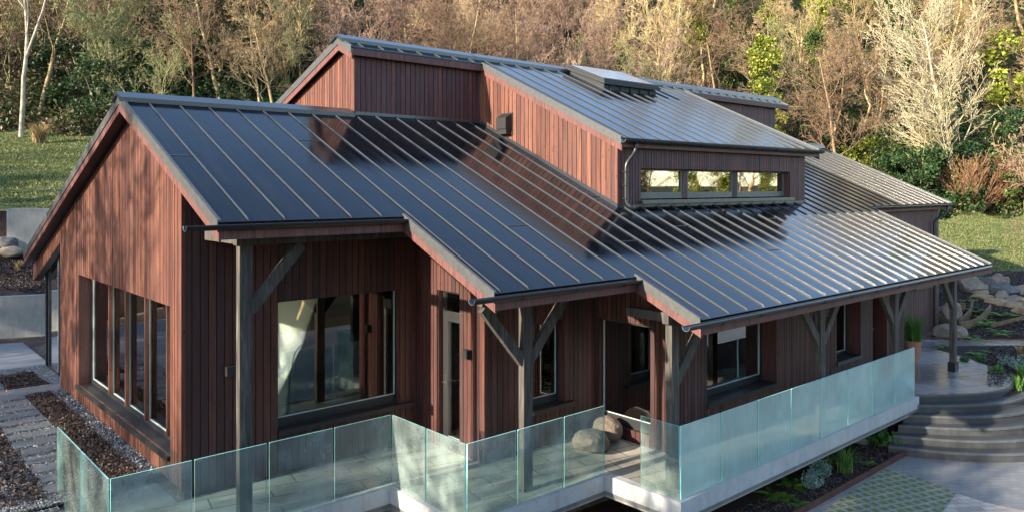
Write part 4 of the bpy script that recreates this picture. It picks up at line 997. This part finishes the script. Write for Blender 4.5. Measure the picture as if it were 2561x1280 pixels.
def grow(rng, p, d, L, r, lvl, out, nch, ang, up=.25, wob=.18, shrink=.55, ns=(7, 5, 4, 3, 2), start=.25, rmin=.006):
    n = ns[lvl]; pts = [np.array(p, float)]; d = np.array(d, float); d /= np.linalg.norm(d); dirs = []
    for i in range(n):
        d = d + rng.normal(0, wob, 3) + np.array([0, 0, up * .3]); d /= np.linalg.norm(d)
        pts.append(pts[-1] + d * L / n); dirs.append(d.copy())
    for i in range(n):
        a = r * (1 - .8 * i / n); b = r * (1 - .8 * (i + 1) / n)
        out[lvl].append((pts[i], pts[i+1], max(a, rmin), max(b, rmin * .8)))
    if lvl + 1 >= len(nch) + 1: return
    for k in range(nch[lvl]):
        t = start + (1 - start) * (k + rng.random()) / nch[lvl]; t = min(t, .98); i = min(int(t * n), n - 1); f = t * n - i
        q = pts[i] * (1 - f) + pts[i+1] * f; dd = dirs[i]
        ax = rng.normal(0, 1, 3); ax -= dd * ax.dot(dd); ax /= np.linalg.norm(ax); an = ang[lvl] * rng.uniform(.75, 1.25)
        nd = dd * math.cos(an) + ax * math.sin(an)
        grow(rng, q, nd, L * shrink * rng.uniform(.7, 1.15) * (1 - .45 * t), r * (1 - .8 * t) * .55 + .001, lvl + 1, out, nch, ang, up, wob, shrink, ns, .2, rmin)
def leaves(rng, C, size, spread_flat=.0, asp=.6):
    n = len(C); s = size * rng.uniform(.6, 1.4, n)[:, None]
    N_ = rng.normal(0, 1, (n, 3)); N_[:, 2] += .6; N_ /= np.linalg.norm(N_, axis=1, keepdims=True)
    T = np.cross(N_, rng.normal(0, 1, (n, 3))); T /= np.linalg.norm(T, axis=1, keepdims=True); B = np.cross(N_, T)
    V = np.stack([C - T*s, C - B*s*asp, C + T*s, C + B*s*asp], 1).reshape(-1, 3)
    return V, np.arange(n * 4).reshape(-1, 4)
def clumps(rng, cents, rads, per, size):
    C = []
    for c, r in zip(cents, rads):
        q = rng.normal(0, 1, (per, 3)); q /= np.linalg.norm(q, axis=1, keepdims=True); q *= (rng.random((per, 1)) ** .45) * r; q[:, 2] *= .8
        C.append(q + c)
    C = np.concatenate(C); return leaves(rng, C, size)
def leafmesh(name, VF, mat, rng, shade=None):
    V, F_ = VF; return npmesh(name, V, F_, mat, rnd=rng.random(len(F_)) if shade is None else shade)
PROT = {}
def bare(key, seed, H, r, nch, ang, mat, tmat=None, up=.25, wob=.16, shrink=.55, first=.3, stems=1, rmin=.012, ns=(7,5,4,3,2), lean=.1):
    rng = np.random.default_rng(seed); out = [[] for _ in range(6)]
    for s_ in range(stems):
        a = rng.random() * 6.28; d = (math.cos(a) * lean * (1 if stems == 1 else 3.5), math.sin(a) * lean * (1 if stems == 1 else 3.5), 1)
        grow(rng, (math.cos(a)*.1*(stems > 1), math.sin(a)*.1*(stems > 1), -.3), d, H * rng.uniform(.85, 1.1), r / (1 if stems == 1 else 1.6), 0, out, nch, ang, up, wob, shrink, ns, first, rmin)
    PROT[key] = [('trunk', seg_mesh('trunk', out[0], tmat or mat, 6)), ('crown', seg_mesh('crown', sum(out[1:], []), mat, 3))]
bare('b1', 1, 9, .13, (13, 8, 6, 4), (.9, .8, .8, .8), M['twig'])
bare('b2', 2, 8, .10, (12, 8, 6, 4), (.7, .7, .8, .9), M['twigpink'], stems=2)
bare('b3', 3, 7, .08, (10, 7, 5, 4), (.6, .7, .8, .9), M['twiggrey'], stems=3)
bare('b4', 4, 10, .14, (13, 8, 6, 4), (1.0, .8, .7, .7), M['twig'], M['palewarm'], wob=.2)
bare('b5', 5, 6, .07, (9, 6, 5, 3), (.6, .8, .8, .9), M['twigpink'], stems=4, wob=.22)
bare('b6', 6, 11, .15, (14, 7, 6, 4), (.8, .8, .7, .8), M['twiggold'], M['palewarm'])
bare('red', 7, 3.2, .03, (6, 5, 3), (.35, .4, .5), M['redtwig'], stems=34, lean=.24, wob=.08, rmin=.012, ns=(6,4,3,2,2))
bare('sapl', 8, 6, .05, (9, 5, 4), (.5, .6, .6), M['twig'], M['twig'])
def leafy(key, seed, H, W, nclump, per, size, mat, tr=.12, base=.15, tmat=None, cr=.7, twigs=True, col=False):
    rng = np.random.default_rng(seed); out = [[] for _ in range(6)]
    grow(rng, (0,0,-.3), (0,0,1), H*.92, tr, 0, out, (8, 4), (.9, .7), .2, .14, .45, (7,4,3,2,2), .3, .015)
    tip = [s[1] for s in out[1]] + [s[1] for s in out[0]]
    C = []; R_2 = []
    for _ in range(nclump):
        if col: z = H * rng.uniform(base, .97); q = rng.normal(0, 1, 2); q = q/np.linalg.norm(q) * W * rng.uniform(.2, 1) * (1 - .5*z/H); C.append((q[0], q[1], z)); R_2.append(cr * rng.uniform(.5, 1.1))
        else:
            z = H * rng.uniform(base, 1); f = math.sqrt(max(0, 1 - ((z/H - .5)/.55)**2)); a = rng.random()*6.28; rr = W * f * math.sqrt(rng.uniform(.1, 1)); C.append((rr*math.cos(a), rr*math.sin(a), z)); R_2.append(cr*rng.uniform(.5, 1.2))
    PROT[key] = [('trunk', seg_mesh('trunk', out[0] + out[1], tmat or M['trunk'], 5)), ('crown', leafmesh('crown', clumps(rng, np.array(C), R_2, per, size), mat, rng))]
leafy('ev1', 21, 8, 2.4, 60, 110, .11, M['ivy'], cr=.75)
leafy('ev2', 22, 10, 1.9, 60, 110, .11, M['ivy'], cr=.7)
leafy('ev3', 23, 4, 2.2, 40, 100, .10, M['ivy'], base=.0, cr=.7)
leafy('iv1', 24, 11, .9, 46, 90, .10, M['ivyg'], col=True, cr=.6)
leafy('iv2', 25, 12, 1.5, 60, 90, .11, M['ivyy'], col=True, cr=.7)
leafy('yb1', 26, 3.6, 1.7, 30, 100, .09, M['ivyy'], base=.1, cr=.6)
leafy('gb1', 27, 3.0, 1.8, 30, 100, .09, M['ivyg'], base=.05, cr=.6)
leafy('rus', 28, 2.6, 1.5, 20, 60, .08, M['brownleaf'], base=.2, cr=.5)
USED = {}
def plant(key, name, cat, label, x, y, sc, rz=None, group=None, zoff=0, sz=None):
    rt = empty(name, (x, y, float(terr(x, y)) + zoff), label, cat, group)
    rt.rotation_euler = (0, 0, random.uniform(0, 6.28) if rz is None else rz); rt.scale = (sc, sc, sz or sc)
    for nm, me in PROT[key]: obj(nm, me, rt)
    return rt
def pos(u, d): t = (u - 1280.5) / FPX; return d * (FX + t * RX), d * (FY + t * RY)
# --- the wood: rows of trees climbing the hill
NM_ = {'b1': ('bare_tree', 'bare tree'), 'b2': ('bare_tree', 'bare tree'), 'b3': ('bare_shrub', 'shrub'), 'b4': ('bare_tree', 'bare tree'), 'b5': ('bare_shrub', 'shrub'), 'b6': ('bare_tree', 'bare tree'),
 'ev1': ('evergreen_tree', 'evergreen tree'), 'ev2': ('evergreen_tree', 'evergreen tree'), 'ev3': ('evergreen_shrub', 'shrub'), 'iv1': ('ivy_clad_tree', 'tree'), 'iv2': ('ivy_clad_tree', 'tree'), 'yb1': ('leafy_shrub', 'shrub'), 'gb1': ('leafy_shrub', 'shrub')}
DS = {'b1': 'bare brown twiggy tree', 'b2': 'bare pinkish brown two-stemmed tree', 'b3': 'bare grey green many-stemmed thicket', 'b4': 'bare brown tree with a paler trunk', 'b5': 'low bare pinkish thicket', 'b6': 'tall bare pale brown tree',
 'ev1': 'broad dark green ivy-smothered tree', 'ev2': 'tall narrow dark green ivy-smothered tree', 'ev3': 'low dark evergreen bush', 'iv1': 'trunk wrapped in bright green ivy', 'iv2': 'tall yellow green ivy-clad tree', 'yb1': 'yellow green leafy bush', 'gb1': 'fresh green leafy bush'}
def zone(u):
    if u < 330: return 'on the shaded slope left of the gable', dict(b1=6, b2=2, b3=4, b5=4, ev1=2, ev3=4, b4=1)
    if u < 800: return 'on the dark slope above the gable roof', dict(b1=4, b3=3, ev1=4, ev2=5, ev3=3, b5=1)
    if u < 1380: return 'on the brown slope above the upper roof', dict(b1=4, b2=6, b5=7, b3=2, b4=2, ev3=1)
    if u < 1700: return 'on the hillside behind the skylight', dict(b2=5, b3=4, b5=5, b4=2, b6=1, gb1=1)
    if u < 2150: return 'on the sunny slope beyond the upper roof', dict(b1=3, b6=4, b4=4, b2=1, iv2=4, iv1=2, gb1=1, b3=2, yb1=1)
    return 'on the sunny slope around the big pale tree', dict(b6=4, b4=3, b1=3, iv2=5, iv1=3, yb1=2, b3=1)
cnt = 0
for row, d0 in enumerate((47, 50, 53.5, 57.5, 62, 67, 73, 80)):
    step_u = (3.1 + .12*row) / d0 * FPX; u = -160 + (row % 2) * step_u / 2
    while u < 2760:
        uu = u + random.uniform(-.35, .35) * step_u; k = max(0, min(1, (uu - 500) / 1400)); off = 12.5 * k * k * (3 - 2*k)
        dd = d0 + off + random.uniform(-1.3, 1.3); u += step_u
        zn, wt = zone(uu); ks = list(wt); key = random.choices(ks, [wt[q] for q in ks])[0]
        if row < 2 and 330 < uu < 820: key = random.choice(['b1','b3','b3','ev2','b1','ev1'])
        if row < 1 and uu > 2000 and key in ('iv1', 'iv2', 'b6'): key = 'b5'
        if 2260 < uu < 2520 and row < 1: key = 'ev3'
        if 2180 < uu < 2560 and 0 < row < 3: key = random.choice(['ev3', 'gb1', 'b3', 'ev1'])
        x, y = pos(uu, dd); sc = random.uniform(.8, 1.2)
        if key in ('yb1', 'gb1', 'ev3'): sc *= random.uniform(1., 1.5)
        if k > .6 and key[0] in 'bi' : sc *= 1.15
        nm, ct = NM_[key]; plant(key, nm, ct, DS[key] + ' ' + zn, x, y, sc, group=(DS[key] + 's ' + zn).replace('bushs', 'bushes')); cnt += 1
print('wood trees', cnt)
# distinct bushes
for u, v, d, key, sc, lb in ((1440, 95, 62, 'yb1', 1.0, 'small yellow green bush above the skylight, left of the pale twin stems'), (1560, 85, 61, 'yb1', 1.5, 'large yellow green bush on the hillside above the skylight'),
    (1340, 190, 56, 'ev3', .8, 'dark green bush just above the ridge left of the skylight'), (1460, 175, 55, 'yb1', .9, 'yellow green bush right behind the skylight'), (1620, 175, 57, 'yb1', .9, 'yellow green bush just right of the skylight'),
    (1490, 10, 72, 'gb1', 1.5, 'bright green bush at the top of the photo above the skylight'), (1890, 190, 62, 'gb1', 1.1, 'green bush above the right end of the upper ridge'),
    (2190, 395, 62, 'rus', 1.1, 'russet leaved bush beyond the right end of the lower roof'), (2240, 400, 60, 'ev3', 1.1, 'dark bush beside the russet bush'), (2300, 460, 60, 'ev3', .9, 'low green bush at the foot of the pale tree'),
    (2545, 370, 60, 'gb1', 1.6, 'fresh green bush at the right edge beside the red stems'), (2540, 120, 74, 'yb1', 2.2, 'big yellow green bush at the right edge high on the hill')):
    p = at(u, v, d=d); plant(key, 'leafy_shrub' if key != 'rus' else 'russet_shrub', 'bush', lb, p.x, p.y, sc, zoff=max(-.5, p.z - float(terr(p.x, p.y)) - 1.5 * sc) if False else 0)
# red stemmed thicket at right
for u, d, sc, lb in ((2440, 60, 1.25, 'red stemmed thicket right of the pale tree, left clump'), (2500, 61, 1.35, 'tallest red stemmed thicket at the edge of the meadow'), (2560, 60, 1.15, 'red stemmed thicket cut by the right edge of the photo')):
    x, y = pos(u, d); plant('red', 'red_stemmed_shrub', 'thicket', lb, x, y, sc)
# big pale tree
rng = np.random.default_rng(77); out = [[] for _ in range(6)]
grow(rng, (0, 0, -.3), (-.01, 0, 1), 15.5, .20, 0, out, (44, 10, 6, 3), (1.05, .65, .6, .6), .32, .05, .46, (14, 7, 4, 3, 2), .22, .016)
x, y = pos(2386, 60); pt = empty('pale_tree', (x, y, float(terr(x, y))), 'tall pale bare tree with ivy round its trunk, brightly lit at the right', 'tree')
obj('trunk', seg_mesh('trunk', out[0], M['pale'], 8), pt); obj('crown', seg_mesh('crown', out[1] + out[2] + out[3] + out[4], M['pale'], 3), pt)
C = np.array([[math.cos(a) * r_, math.sin(a) * r_, z] for a, r_, z in zip(rng.random(1500)*6.28, rng.uniform(.2, .5, 1500), rng.uniform(.4, 4.6, 1500))])
obj('ivy', leafmesh('ivy', leaves(rng, C, .10), M['ivyg'], rng), pt)
# small pale twin stems and leaning stems inside the wood
def stemtree(u, v, d, H, r, lean, label, mat, seed, fork=None, nch=(7, 4, 3)):
    rng = np.random.default_rng(seed); out = [[] for _ in range(6)]
    grow(rng, (0, 0, -.4), (lean[0], lean[1], 1), H, r, 0, out, nch, (.6, .6, .6), .2, .05, .35, (10, 4, 3, 2, 2), .45, .014)
    if fork:
        b0 = out[0][fork[0]][1]; grow(rng, b0, fork[1], H*.62, r*.62, 0, out, nch, (.6, .6, .6), .2, .05, .35, (8, 4, 3, 2, 2), .4, .014)
    x, y = pos(u, d); t = empty('pale_stemmed_tree', (x, y, float(terr(x, y))), label, 'tree')
    obj('trunk', seg_mesh('trunk', out[0], mat, 7), t); obj('crown', seg_mesh('crown', out[1]+out[2]+out[3], mat, 3), t)
Lx, Ly = RX, RY
stemtree(52, 360, 44.5, 12.5, .15, (Lx*.08, Ly*.08), 'pale birch with a forked trunk at the far left, rising from the lawn edge', M['birch'], 5, (3, (Lx*.42, Ly*.42, 1)))
stemtree(1018, 0, 58, 9, .11, (Lx*.03, Ly*.03), 'slim pale stem above the upper ridge, left of centre', M['palewarm'], 6, (5, (Lx*.5, Ly*.5, 1)))
stemtree(1600, 0, 62, 9, .10, (Lx*.06, Ly*.06), 'pale twin-stemmed tree on the hillside right of the skylight', M['palewarm'], 7, (2, (-Lx*.25, -Ly*.25, 1)))
stemtree(760, 0, 52, 9, .08, (-Lx*.03, -Ly*.03), 'slim pale stem left of the upper gable verge', M['palewarm'], 8)
stemtree(2160, 0, 66, 11, .12, (Lx*.35, Ly*.35), 'leaning pale stem above the far roof slope', M['palewarm'], 9)
stemtree(2290, 0, 60, 7, .07, (Lx*.12, Ly*.12), 'thin leaning stem left of the big pale tree', M['palewarm'], 10)
stemtree(2520, 0, 61, 8, .12, (Lx*.25, Ly*.25), 'pale forked tree above the red stems at the right edge', M['palewarm'], 11, (2, (-Lx*.5, -Ly*.5, 1)))
x, y = pos(2540, 36); plant('sapl', 'young_sapling', 'sapling', 'thin bare sapling on the meadow above the rock bank', x, y, .28)
# undergrowth covering the slope between the trees
def cover(name, umin, umax, d0f, d1, n, size, mat, label, hmax=1.2):
    u = rg.uniform(umin, umax, n); k = np.clip((u - 500) / 1400, 0, 1); off = 14 * k * k * (3 - 2*k)
    d = 45.2 + off + (rg.random(n) ** 1.2) * d1; t = (u - 1280.5) / FPX; X = d * (FX + t*RX); Y = d * (FY + t*RY)
    nz = np.array([noise.noise(Vector((a*.35, b_*.35, 0))) for a, b_ in zip(X, Y)])
    Z = terr(X, Y) + rg.random(n) ** 1.5 * hmax * (1 + 1.2 * nz)
    kp = nz > -.35; V, F_ = leaves(rg, np.stack([X, Y, Z], 1)[kp], size)
    o = obj(name, npmesh(name, V, F_, mat)); tag(o, label, None, None, 'stuff'); return o
cover('undergrowth', -180, 900, 45, 26, 60000, .12, M['brush'], 'dense mixed undergrowth below the shaded trees')
cover('undergrowth', 900, 2780, 45, 30, 70000, .13, M['brush'], 'dense mixed undergrowth on the sunny hillside')
cover('ivy_cover', 300, 900, 45, 24, 30000, .11, M['ivy'], 'dark ivy and holly covering the slope', 2.2)
cover('ivy_cover', 1850, 2750, 45, 8, 26000, .11, M['ivy'], 'dark ground ivy at the foot of the sunny wood', 1.9)
# straw grass clump on the lawn, meadow tufts
def tuft(rng, n, H, W, wd=.012, droop=.5, seg=4):
    V = []; F_ = []
    for i in range(n):
        a = rng.random()*6.28; h = H*rng.uniform(.6, 1.1); sp = W*rng.uniform(.2, 1.); x0, y0 = rng.normal(0, W*.12, 2); px, py = -math.sin(a)*wd, math.cos(a)*wd
        b0 = len(V)
        for k in range(seg+1):
            t = k/seg; r_ = sp*t**1.6; z = h*(t - droop*t**3*.6); w2 = 1 - t*.85
            cx_, cy_ = x0 + math.cos(a)*r_, y0 + math.sin(a)*r_; V += [(cx_-px*w2, cy_-py*w2, z), (cx_+px*w2, cy_+py*w2, z)]
        for k in range(seg): q = b0 + 2*k; F_.append((q, q+1, q+3, q+2))
    return np.array(V), np.array(F_)
def tuftmesh(name, seed, n, H, W, mat, **k):
    rng = np.random.default_rng(seed); V, F_ = tuft(rng, n, H, W, **k)
    return npmesh(name, V, F_, mat, rnd=np.repeat(rng.random(n), len(F_)//n))
def one(name, me, x, y, z, label, cat, sc=1, group=None):
    o = obj(name, me, None, (x, y, z), random.uniform(0, 6.28), sc); return tag(o, label, cat, group)
x, y = pos(98, 42.5); one('straw_clump', tuftmesh('straw', 1, 260, 1.5, .9, M['straw'], wd=.03), x, y, float(terr(x, y)), 'dead straw coloured grass clump on the lawn left of the gable', 'grass clump')
x, y = pos(46, 26); one('straw_tuft', tuftmesh('straw', 2, 60, .45, .3, M['straw'], wd=.012), x, y, float(terr(x, y)), 'small straw grass tuft on the mulch bank', 'grass tuft')
def gcover(name, umin, umax, d0, d1, n, H, mat, label):
    u = rg.uniform(umin, umax, n); d = rg.uniform(d0, d1, n); t = (u - 1280.5)/FPX; X = d*(FX+t*RX); Y = d*(FY+t*RY); Z = terr(X, Y)
    h = H*rg.uniform(.4, 1.3, n)*(1 + .8*np.array([noise.noise(Vector((a*.8, b_*.8, 3))) for a, b_ in zip(X, Y)])); a = rg.random(n)*6.28; w_ = .03
    C0 = np.stack([X, Y, Z], 1); T = np.stack([np.cos(a)*w_, np.sin(a)*w_, 0*a], 1); Tp = C0 + np.stack([rg.normal(0, .05, n), rg.normal(0, .05, n), h], 1)
    V = np.stack([C0-T, C0+T, Tp+T*.3, Tp-T*.3], 1).reshape(-1, 3)
    o = obj(name, npmesh(name, V, np.arange(n*4).reshape(-1, 4), mat)); tag(o, label, None, None, 'stuff')
gcover('grass', -60, 420, 27.7, 45.5, 40000, .08, M['lawnb'], 'rough green grass on the lawn slope')
gcover('grass', 2270, 2750, 33.2, 60.5, 50000, .08, M['lawnb'], 'sunlit green grass on the meadow')
# bark and pebble chips
def chips(name, gen, n, size, mat, label, asp=.35):
    P_ = gen(n); V, F_ = leaves(rg, P_, size, asp=asp); o = obj(name, npmesh(name, V, F_, mat)); tag(o, label, None, None, 'stuff')
def rect(x0, x1, y0, y1, z, h=.02): return lambda n: np.stack([rg.uniform(x0, x1, n), rg.uniform(y0, y1, n), z + rg.random(n)*h], 1)
def fang(u0, u1, d0, d1, h=.04):
    def g(n):
        u = rg.uniform(u0, u1, n); d = rg.uniform(d0, d1, n); t = (u-1280.5)/FPX; X = d*(FX+t*RX); Y = d*(FY+t*RY); return np.stack([X, Y, terr(X, Y)+.02+rg.random(n)*h], 1)
    return g
chips('bark_mulch', rect(7, 17.6, 6.9, 7.7, ZL+.035, .04), 9000, .028, M['chips'], 'dark bark mulch in the fern bed')
chips('bark_mulch', fang(-40, 240, 24.7, 27.0), 9000, .035, M['chips'], 'dark bark mulch on the bank between the walls')
chips('bark_mulch', fang(2470, 2640, 18.5, 23.2), 5000, .03, M['chips'], 'dark bark mulch between the landing and the path')
chips('bark_mulch', fang(2345, 2640, 24.6, 33), 16000, .04, M['chips'], 'dark bark mulch among the rocks')
M['pebchip'] = leaf('pebble_tones', [(.07, .07, .075), (.17, .165, .17), (.38, .37, .36)], 0, .1)
M['soilchip'] = leaf('soil_crumbs', [(.02, .012, .010), (.06, .036, .028), (.11, .072, .055)], 0, .1)
chips('pebbles', rect(3.80, 4.07, 13.3, 19.9, GL+.025, .02), 5000, .018, M['pebchip'], 'grey pebbles along the foot of the gable wall', .8)
chips('pebbles', rect(1.9, 3.3, 13.0, 19.9, GL+.018, .012), 9000, .018, M['pebchip'], 'grey pebbles between the stepping stones', .8)
chips('soil_crumbs', rect(3.33, 3.79, 13.25, 19.9, GL+.036, .04), 7000, .022, M['soilchip'], 'dark crumbly soil in the bed by the gable', .7)
chips('soil_crumbs', rect(-.5, 2.5, 13.2, 19.9, GL+.0, .06), 16000, .03, M['soilchip'], 'brown crumbly soil left of the stepping stones', .7)
chips('soil_crumbs', lambda n: np.stack([rg.uniform(3.1, 3.85, n), rg.uniform(20.9, 22.2, n), GL+.045+rg.random(n)*.03], 1), 1800, .03, M['soilchip'], 'dark crumbly soil in the small bed beyond the cross path', .7)
chips('fallen_leaves', rect(2.4, 4.05, 13.2, 22.5, GL+.06, .01), 26, .035, M['leaffall'], 'scattered orange fallen leaves')
# bed planting
def fernmesh(seed, n, L):
    rng = np.random.default_rng(seed); V = []; F_ = []; R2 = []
    for i in range(n):
        a = i*6.28/n + rng.normal(0, .3); ln = L*rng.uniform(.7, 1.1); rr = rng.random(); el = rng.uniform(.5, 1.0)
        for k in range(12):
            t = (k+1)/12; r_ = ln*t*math.cos(el)*(1+.3*t); z = ln*(t*math.sin(el) - .5*t*t); hw = ln*.26*math.sin(math.pi*min(1, t*.9+.1))
            for s in (-1, 1):
                px, py = -math.sin(a)*s, math.cos(a)*s; b0 = len(V); q = ln*.035
                cx_, cy_ = math.cos(a), math.sin(a)
                V += [(cx_*(r_-q), cy_*(r_-q), z), (cx_*(r_+q), cy_*(r_+q), z), (cx_*(r_+q*2)+px*hw, cy_*(r_+q*2)+py*hw, z-.02), (cx_*(r_+q)+px*hw, cy_*(r_+q)+py*hw, z-.02)]
                F_.append((b0, b0+1, b0+2, b0+3)); R2.append(min(1, max(0, rr + rng.normal(0, .1))))
    return npmesh('fern', np.array(V), np.array(F_), M['fern'], rnd=np.array(R2))
FM = [fernmesh(i, 7 + i, .42) for i in range(3)]
def lb_(u, v, z=None, d=None, zo=0): return at(u, v, z=z) if z is not None else at(u, v, d=d)
for i, (u, v, sc, lb) in enumerate([(1932, 1238, .8, 'bright fern nearest the fogged glass in the lower bed, leftmost'), (1958, 1250, .7, 'bright fern just right of the leftmost fern in the lower bed'), (1985, 1216, .9, 'bright fern between the leftmost ferns and the silver shrub'), (1998, 1262, .6, 'small pale fern nearest the rusted edge'), (2168, 1160, .5, 'small fern right of the tall grass clump')]):
    p = at(u, v, z=ZL+.03); one('fern', FM[i % 3], p.x, p.y, p.z, lb, 'fern', sc)
p = at(2113, 1183, z=ZL+.03); one('ornamental_grass', tuftmesh('grass_clump', 5, 130, .72, .42, M['blade'], wd=.011), p.x, p.y, p.z, 'tall arching green grass clump in the lower bed', 'grass clump')
p = at(2066, 1180, z=ZL+.03); one('ornamental_grass', tuftmesh('grass_clump', 6, 90, .5, .28, M['blade'], wd=.009), p.x, p.y, p.z, 'smaller green grass clump left of the tall one in the lower bed', 'grass clump')
def bushm(seed, n, R, H, size, mat):
    rng = np.random.default_rng(seed); q = rng.normal(0, 1, (n, 3)); q /= np.linalg.norm(q, axis=1, keepdims=True); q *= rng.random((n, 1))**.4; q *= np.array([R, R, H/2]); q[:, 2] += H/2; q = q * (1 + .25*np.sin(q[:, :1]*19)*np.cos(q[:, 1:2]*23))
    return leafmesh('bush', leaves(rng, q, size), mat, rng)
for u, v, sc, lb in ((2030, 1222, 1, 'silver grey shrub in the lower bed, front one'), (2052, 1196, 1.05, 'silver grey shrub in the lower bed, rear one')):
    p = at(u, v, z=ZL+.03); one('silver_shrub', bushm(3, 700, .2, .36, .022, M['silver']), p.x, p.y, p.z, lb, 'shrub', sc)
for u, v, sc, lb in ((2200, 1112, 1., 'broad leaved green plant by the steps, left of the pair'), (2232, 1120, .9, 'broad leaved green plant against the curved steps, right of the pair')):
    p = at(u, v, z=ZL+.03); one('hellebore', bushm(4, 260, .28, .36, .055, M['fernd']), p.x, p.y, p.z, lb, 'plant', sc)
# potted grass on the landing
pc = (22.05, 8.55); pt = empty('potted_grass', (pc[0], pc[1], 0), 'arching green grass in a terracotta pot at the end of the terrace', 'potted plant')
b = MB(); b.tube([(pc[0], pc[1], .002), (pc[0], pc[1], .5), (pc[0], pc[1], .501), (pc[0], pc[1], .6)], [.15, .215, .235, .24], 20); child(b.build('pot', M['terracotta'], None, smooth=False), pt)
obj('foliage', tuftmesh('foliage', 9, 420, 1.05, .62, M['blade'], wd=.008, seg=5), pt, (0, 0, .55))
# plant inside the window
me = bushm(12, 260, .22, .7, .05, M['fernd']); obj('foliage', me, pl, (0, 0, .1)); b = MB(); b.tube([(0, 0, -.72), (0, 0, -.3), (0, 0, .12)], [.12, .14, .17], 14); o = b.build('pot', M['terracotta']); o.parent = pl
# planting right of the landing and among the rocks
spots = [(2362,868,.7,'f','fern at the left end of the front right bed'),(2412,905,.6,'d','dark leaved plant behind the landing post'),(2440,885,.7,'f','fern left of centre in the right bed'),(2455,905,.6,'d','small dark leaved plant in the right bed'),
 (2470,880,.5,'f','small fern below the pale flower spike'),(2492,935,.8,'d','dark leaved plant near the right end of the landing'),(2545,975,.9,'g','green grass clump at the right tip of the steps'),(2520,1000,.9,'g','green grass clump beside the lower steps'),
 (2555,945,.8,'g','grass clump at the right edge near the landing'),(2552,890,.8,'s','golden straw grass at the right edge of the bed'),(2525,915,.9,'v','silver leaved plant at the right edge of the bed'),(2558,925,1,'v','second silver leaved plant at the very edge')]
TG = tuftmesh('grass_clump', 13, 90, .5, .3, M['blade'], wd=.012); TS = tuftmesh('straw', 14, 160, .45, .28, M['straw'], wd=.01); DB = bushm(15, 160, .2, .25, .05, M['fernd']); VB = bushm(16, 260, .3, .3, .03, M['silver'])
for u, v, sc, k, lb in spots:
    p = at(u, v, d=20); 
    for _ in range(12):   # slide along the ray until it meets the ground
        zz = float(terr(p.x, p.y)); dd = (CH - zz) * FPX / (v - V0); p = at(u, v, d=dd)
    one({'f':'fern','d':'leafy_plant','g':'ornamental_grass','s':'straw_tuft','v':'silver_shrub'}[k], {'f':FM[0],'d':DB,'g':TG,'s':TS,'v':VB}[k], p.x, p.y, p.z, lb, {'f':'fern','d':'plant','g':'grass clump','s':'grass tuft','v':'shrub'}[k], sc*1.1)
for i, (u, v, d, sc, lb) in enumerate([(2418,742,26.8,.8,'yellow green fern above the curved timber edge'),(2440,770,26.2,.9,'fern between the two curved timber edges'),(2457,805,25.6,1.4,'large yellow green fern below the long timber edge'),(2505,825,25.3,1.1,'bright fern right of the large one in the rock garden'),(2435,838,24.8,.8,'small fern in front of the low pale boulder'),(2505,780,26.6,.9,'fern above the low timber edge at the right'),(2530,778,27,.8,'second fern above the low timber edge at the right'),(2468,690,33.5,1.2,'yellow green plant at the top of the rock bank'),(2448,698,32.5,.9,'small green plant on top of the rock bank, left'),(2492,708,32,.9,'green plant beside the large grey boulder'),(2460,790,26.2,.9,'dark spiky plant beside the large yellow green fern')]):
    p = hp(u, v + 12); one('fern', FM[i % 3], p.x, p.y, float(terr(p.x, p.y))+.02, lb, 'fern', sc*1.1)
# woods out of frame: they shade the left side and show in the windows
shade = [(-9,15.5,'b1',1.1),(-8.5,21.5,'b2',1.0),(-15,24,'b6',1.1),(-22,19,'b1',1.),(-20,28,'ev2',1.2),(-13,30,'b1',1.2),(-24,34,'b6',1.3),(-9,26.5,'b3',1.1),(-18,12.5,'b4',1.1),(-26,16,'b6',1.2),(-17,36,'ev1',1.4),(-28,42,'ev1',1.5),(-22,48,'b6',1.4),(-22,24,'b1',1.3),(-10,8.2,'ev2',.95),(-12,6.4,'ev1',1.15),(-14,3.5,'ev1',1.1),(-9,2.5,'b1',1.),(-17,7,'ev2',.9),(-15,-1,'ev2',.8),(-10,8.5,'b3',1.0),(-20,.5,'ev1',1.1)]
for x, y, key, sc in shade:
    nm, ct = NM_[key]; plant(key, nm, ct, DS[key] + ' beyond the left edge of the photo', x, y, sc, group='trees beyond the left edge of the photo')
for i in range(80):
    x = random.uniform(-60, 130); y = random.uniform(-60, -30); key = random.choice(['b6','b4','iv2','iv2','yb1','b6','iv1'])
    nm, ct = NM_[key]; plant(key, nm, ct, DS[key] + ' across the valley behind the viewer', x, y, random.uniform(1, 1.6), group='trees across the valley behind the viewer')
for x, y, key in ((3, -9, 'b1'), (16, -8, 'b4'), (10, -17, 'iv2'), (14, -22, 'b6'), (19, -16, 'yb1'), (23, -21, 'b6'), (28, -15, 'iv2'), (33, -20, 'b4'), (38, -14, 'yb1'), (44, -19, 'b6'), (50, -12, 'iv2'), (57, -16, 'b6'), (6, -20, 'b4'), (64, -10, 'b4'), (26, -27, 'ev1'), (40, -27, 'b6')):
    nm, ct = NM_[key]; plant(key, nm, ct, DS[key] + ' reflected in the big front windows', x, y, .8, group='trees reflected in the front windows')
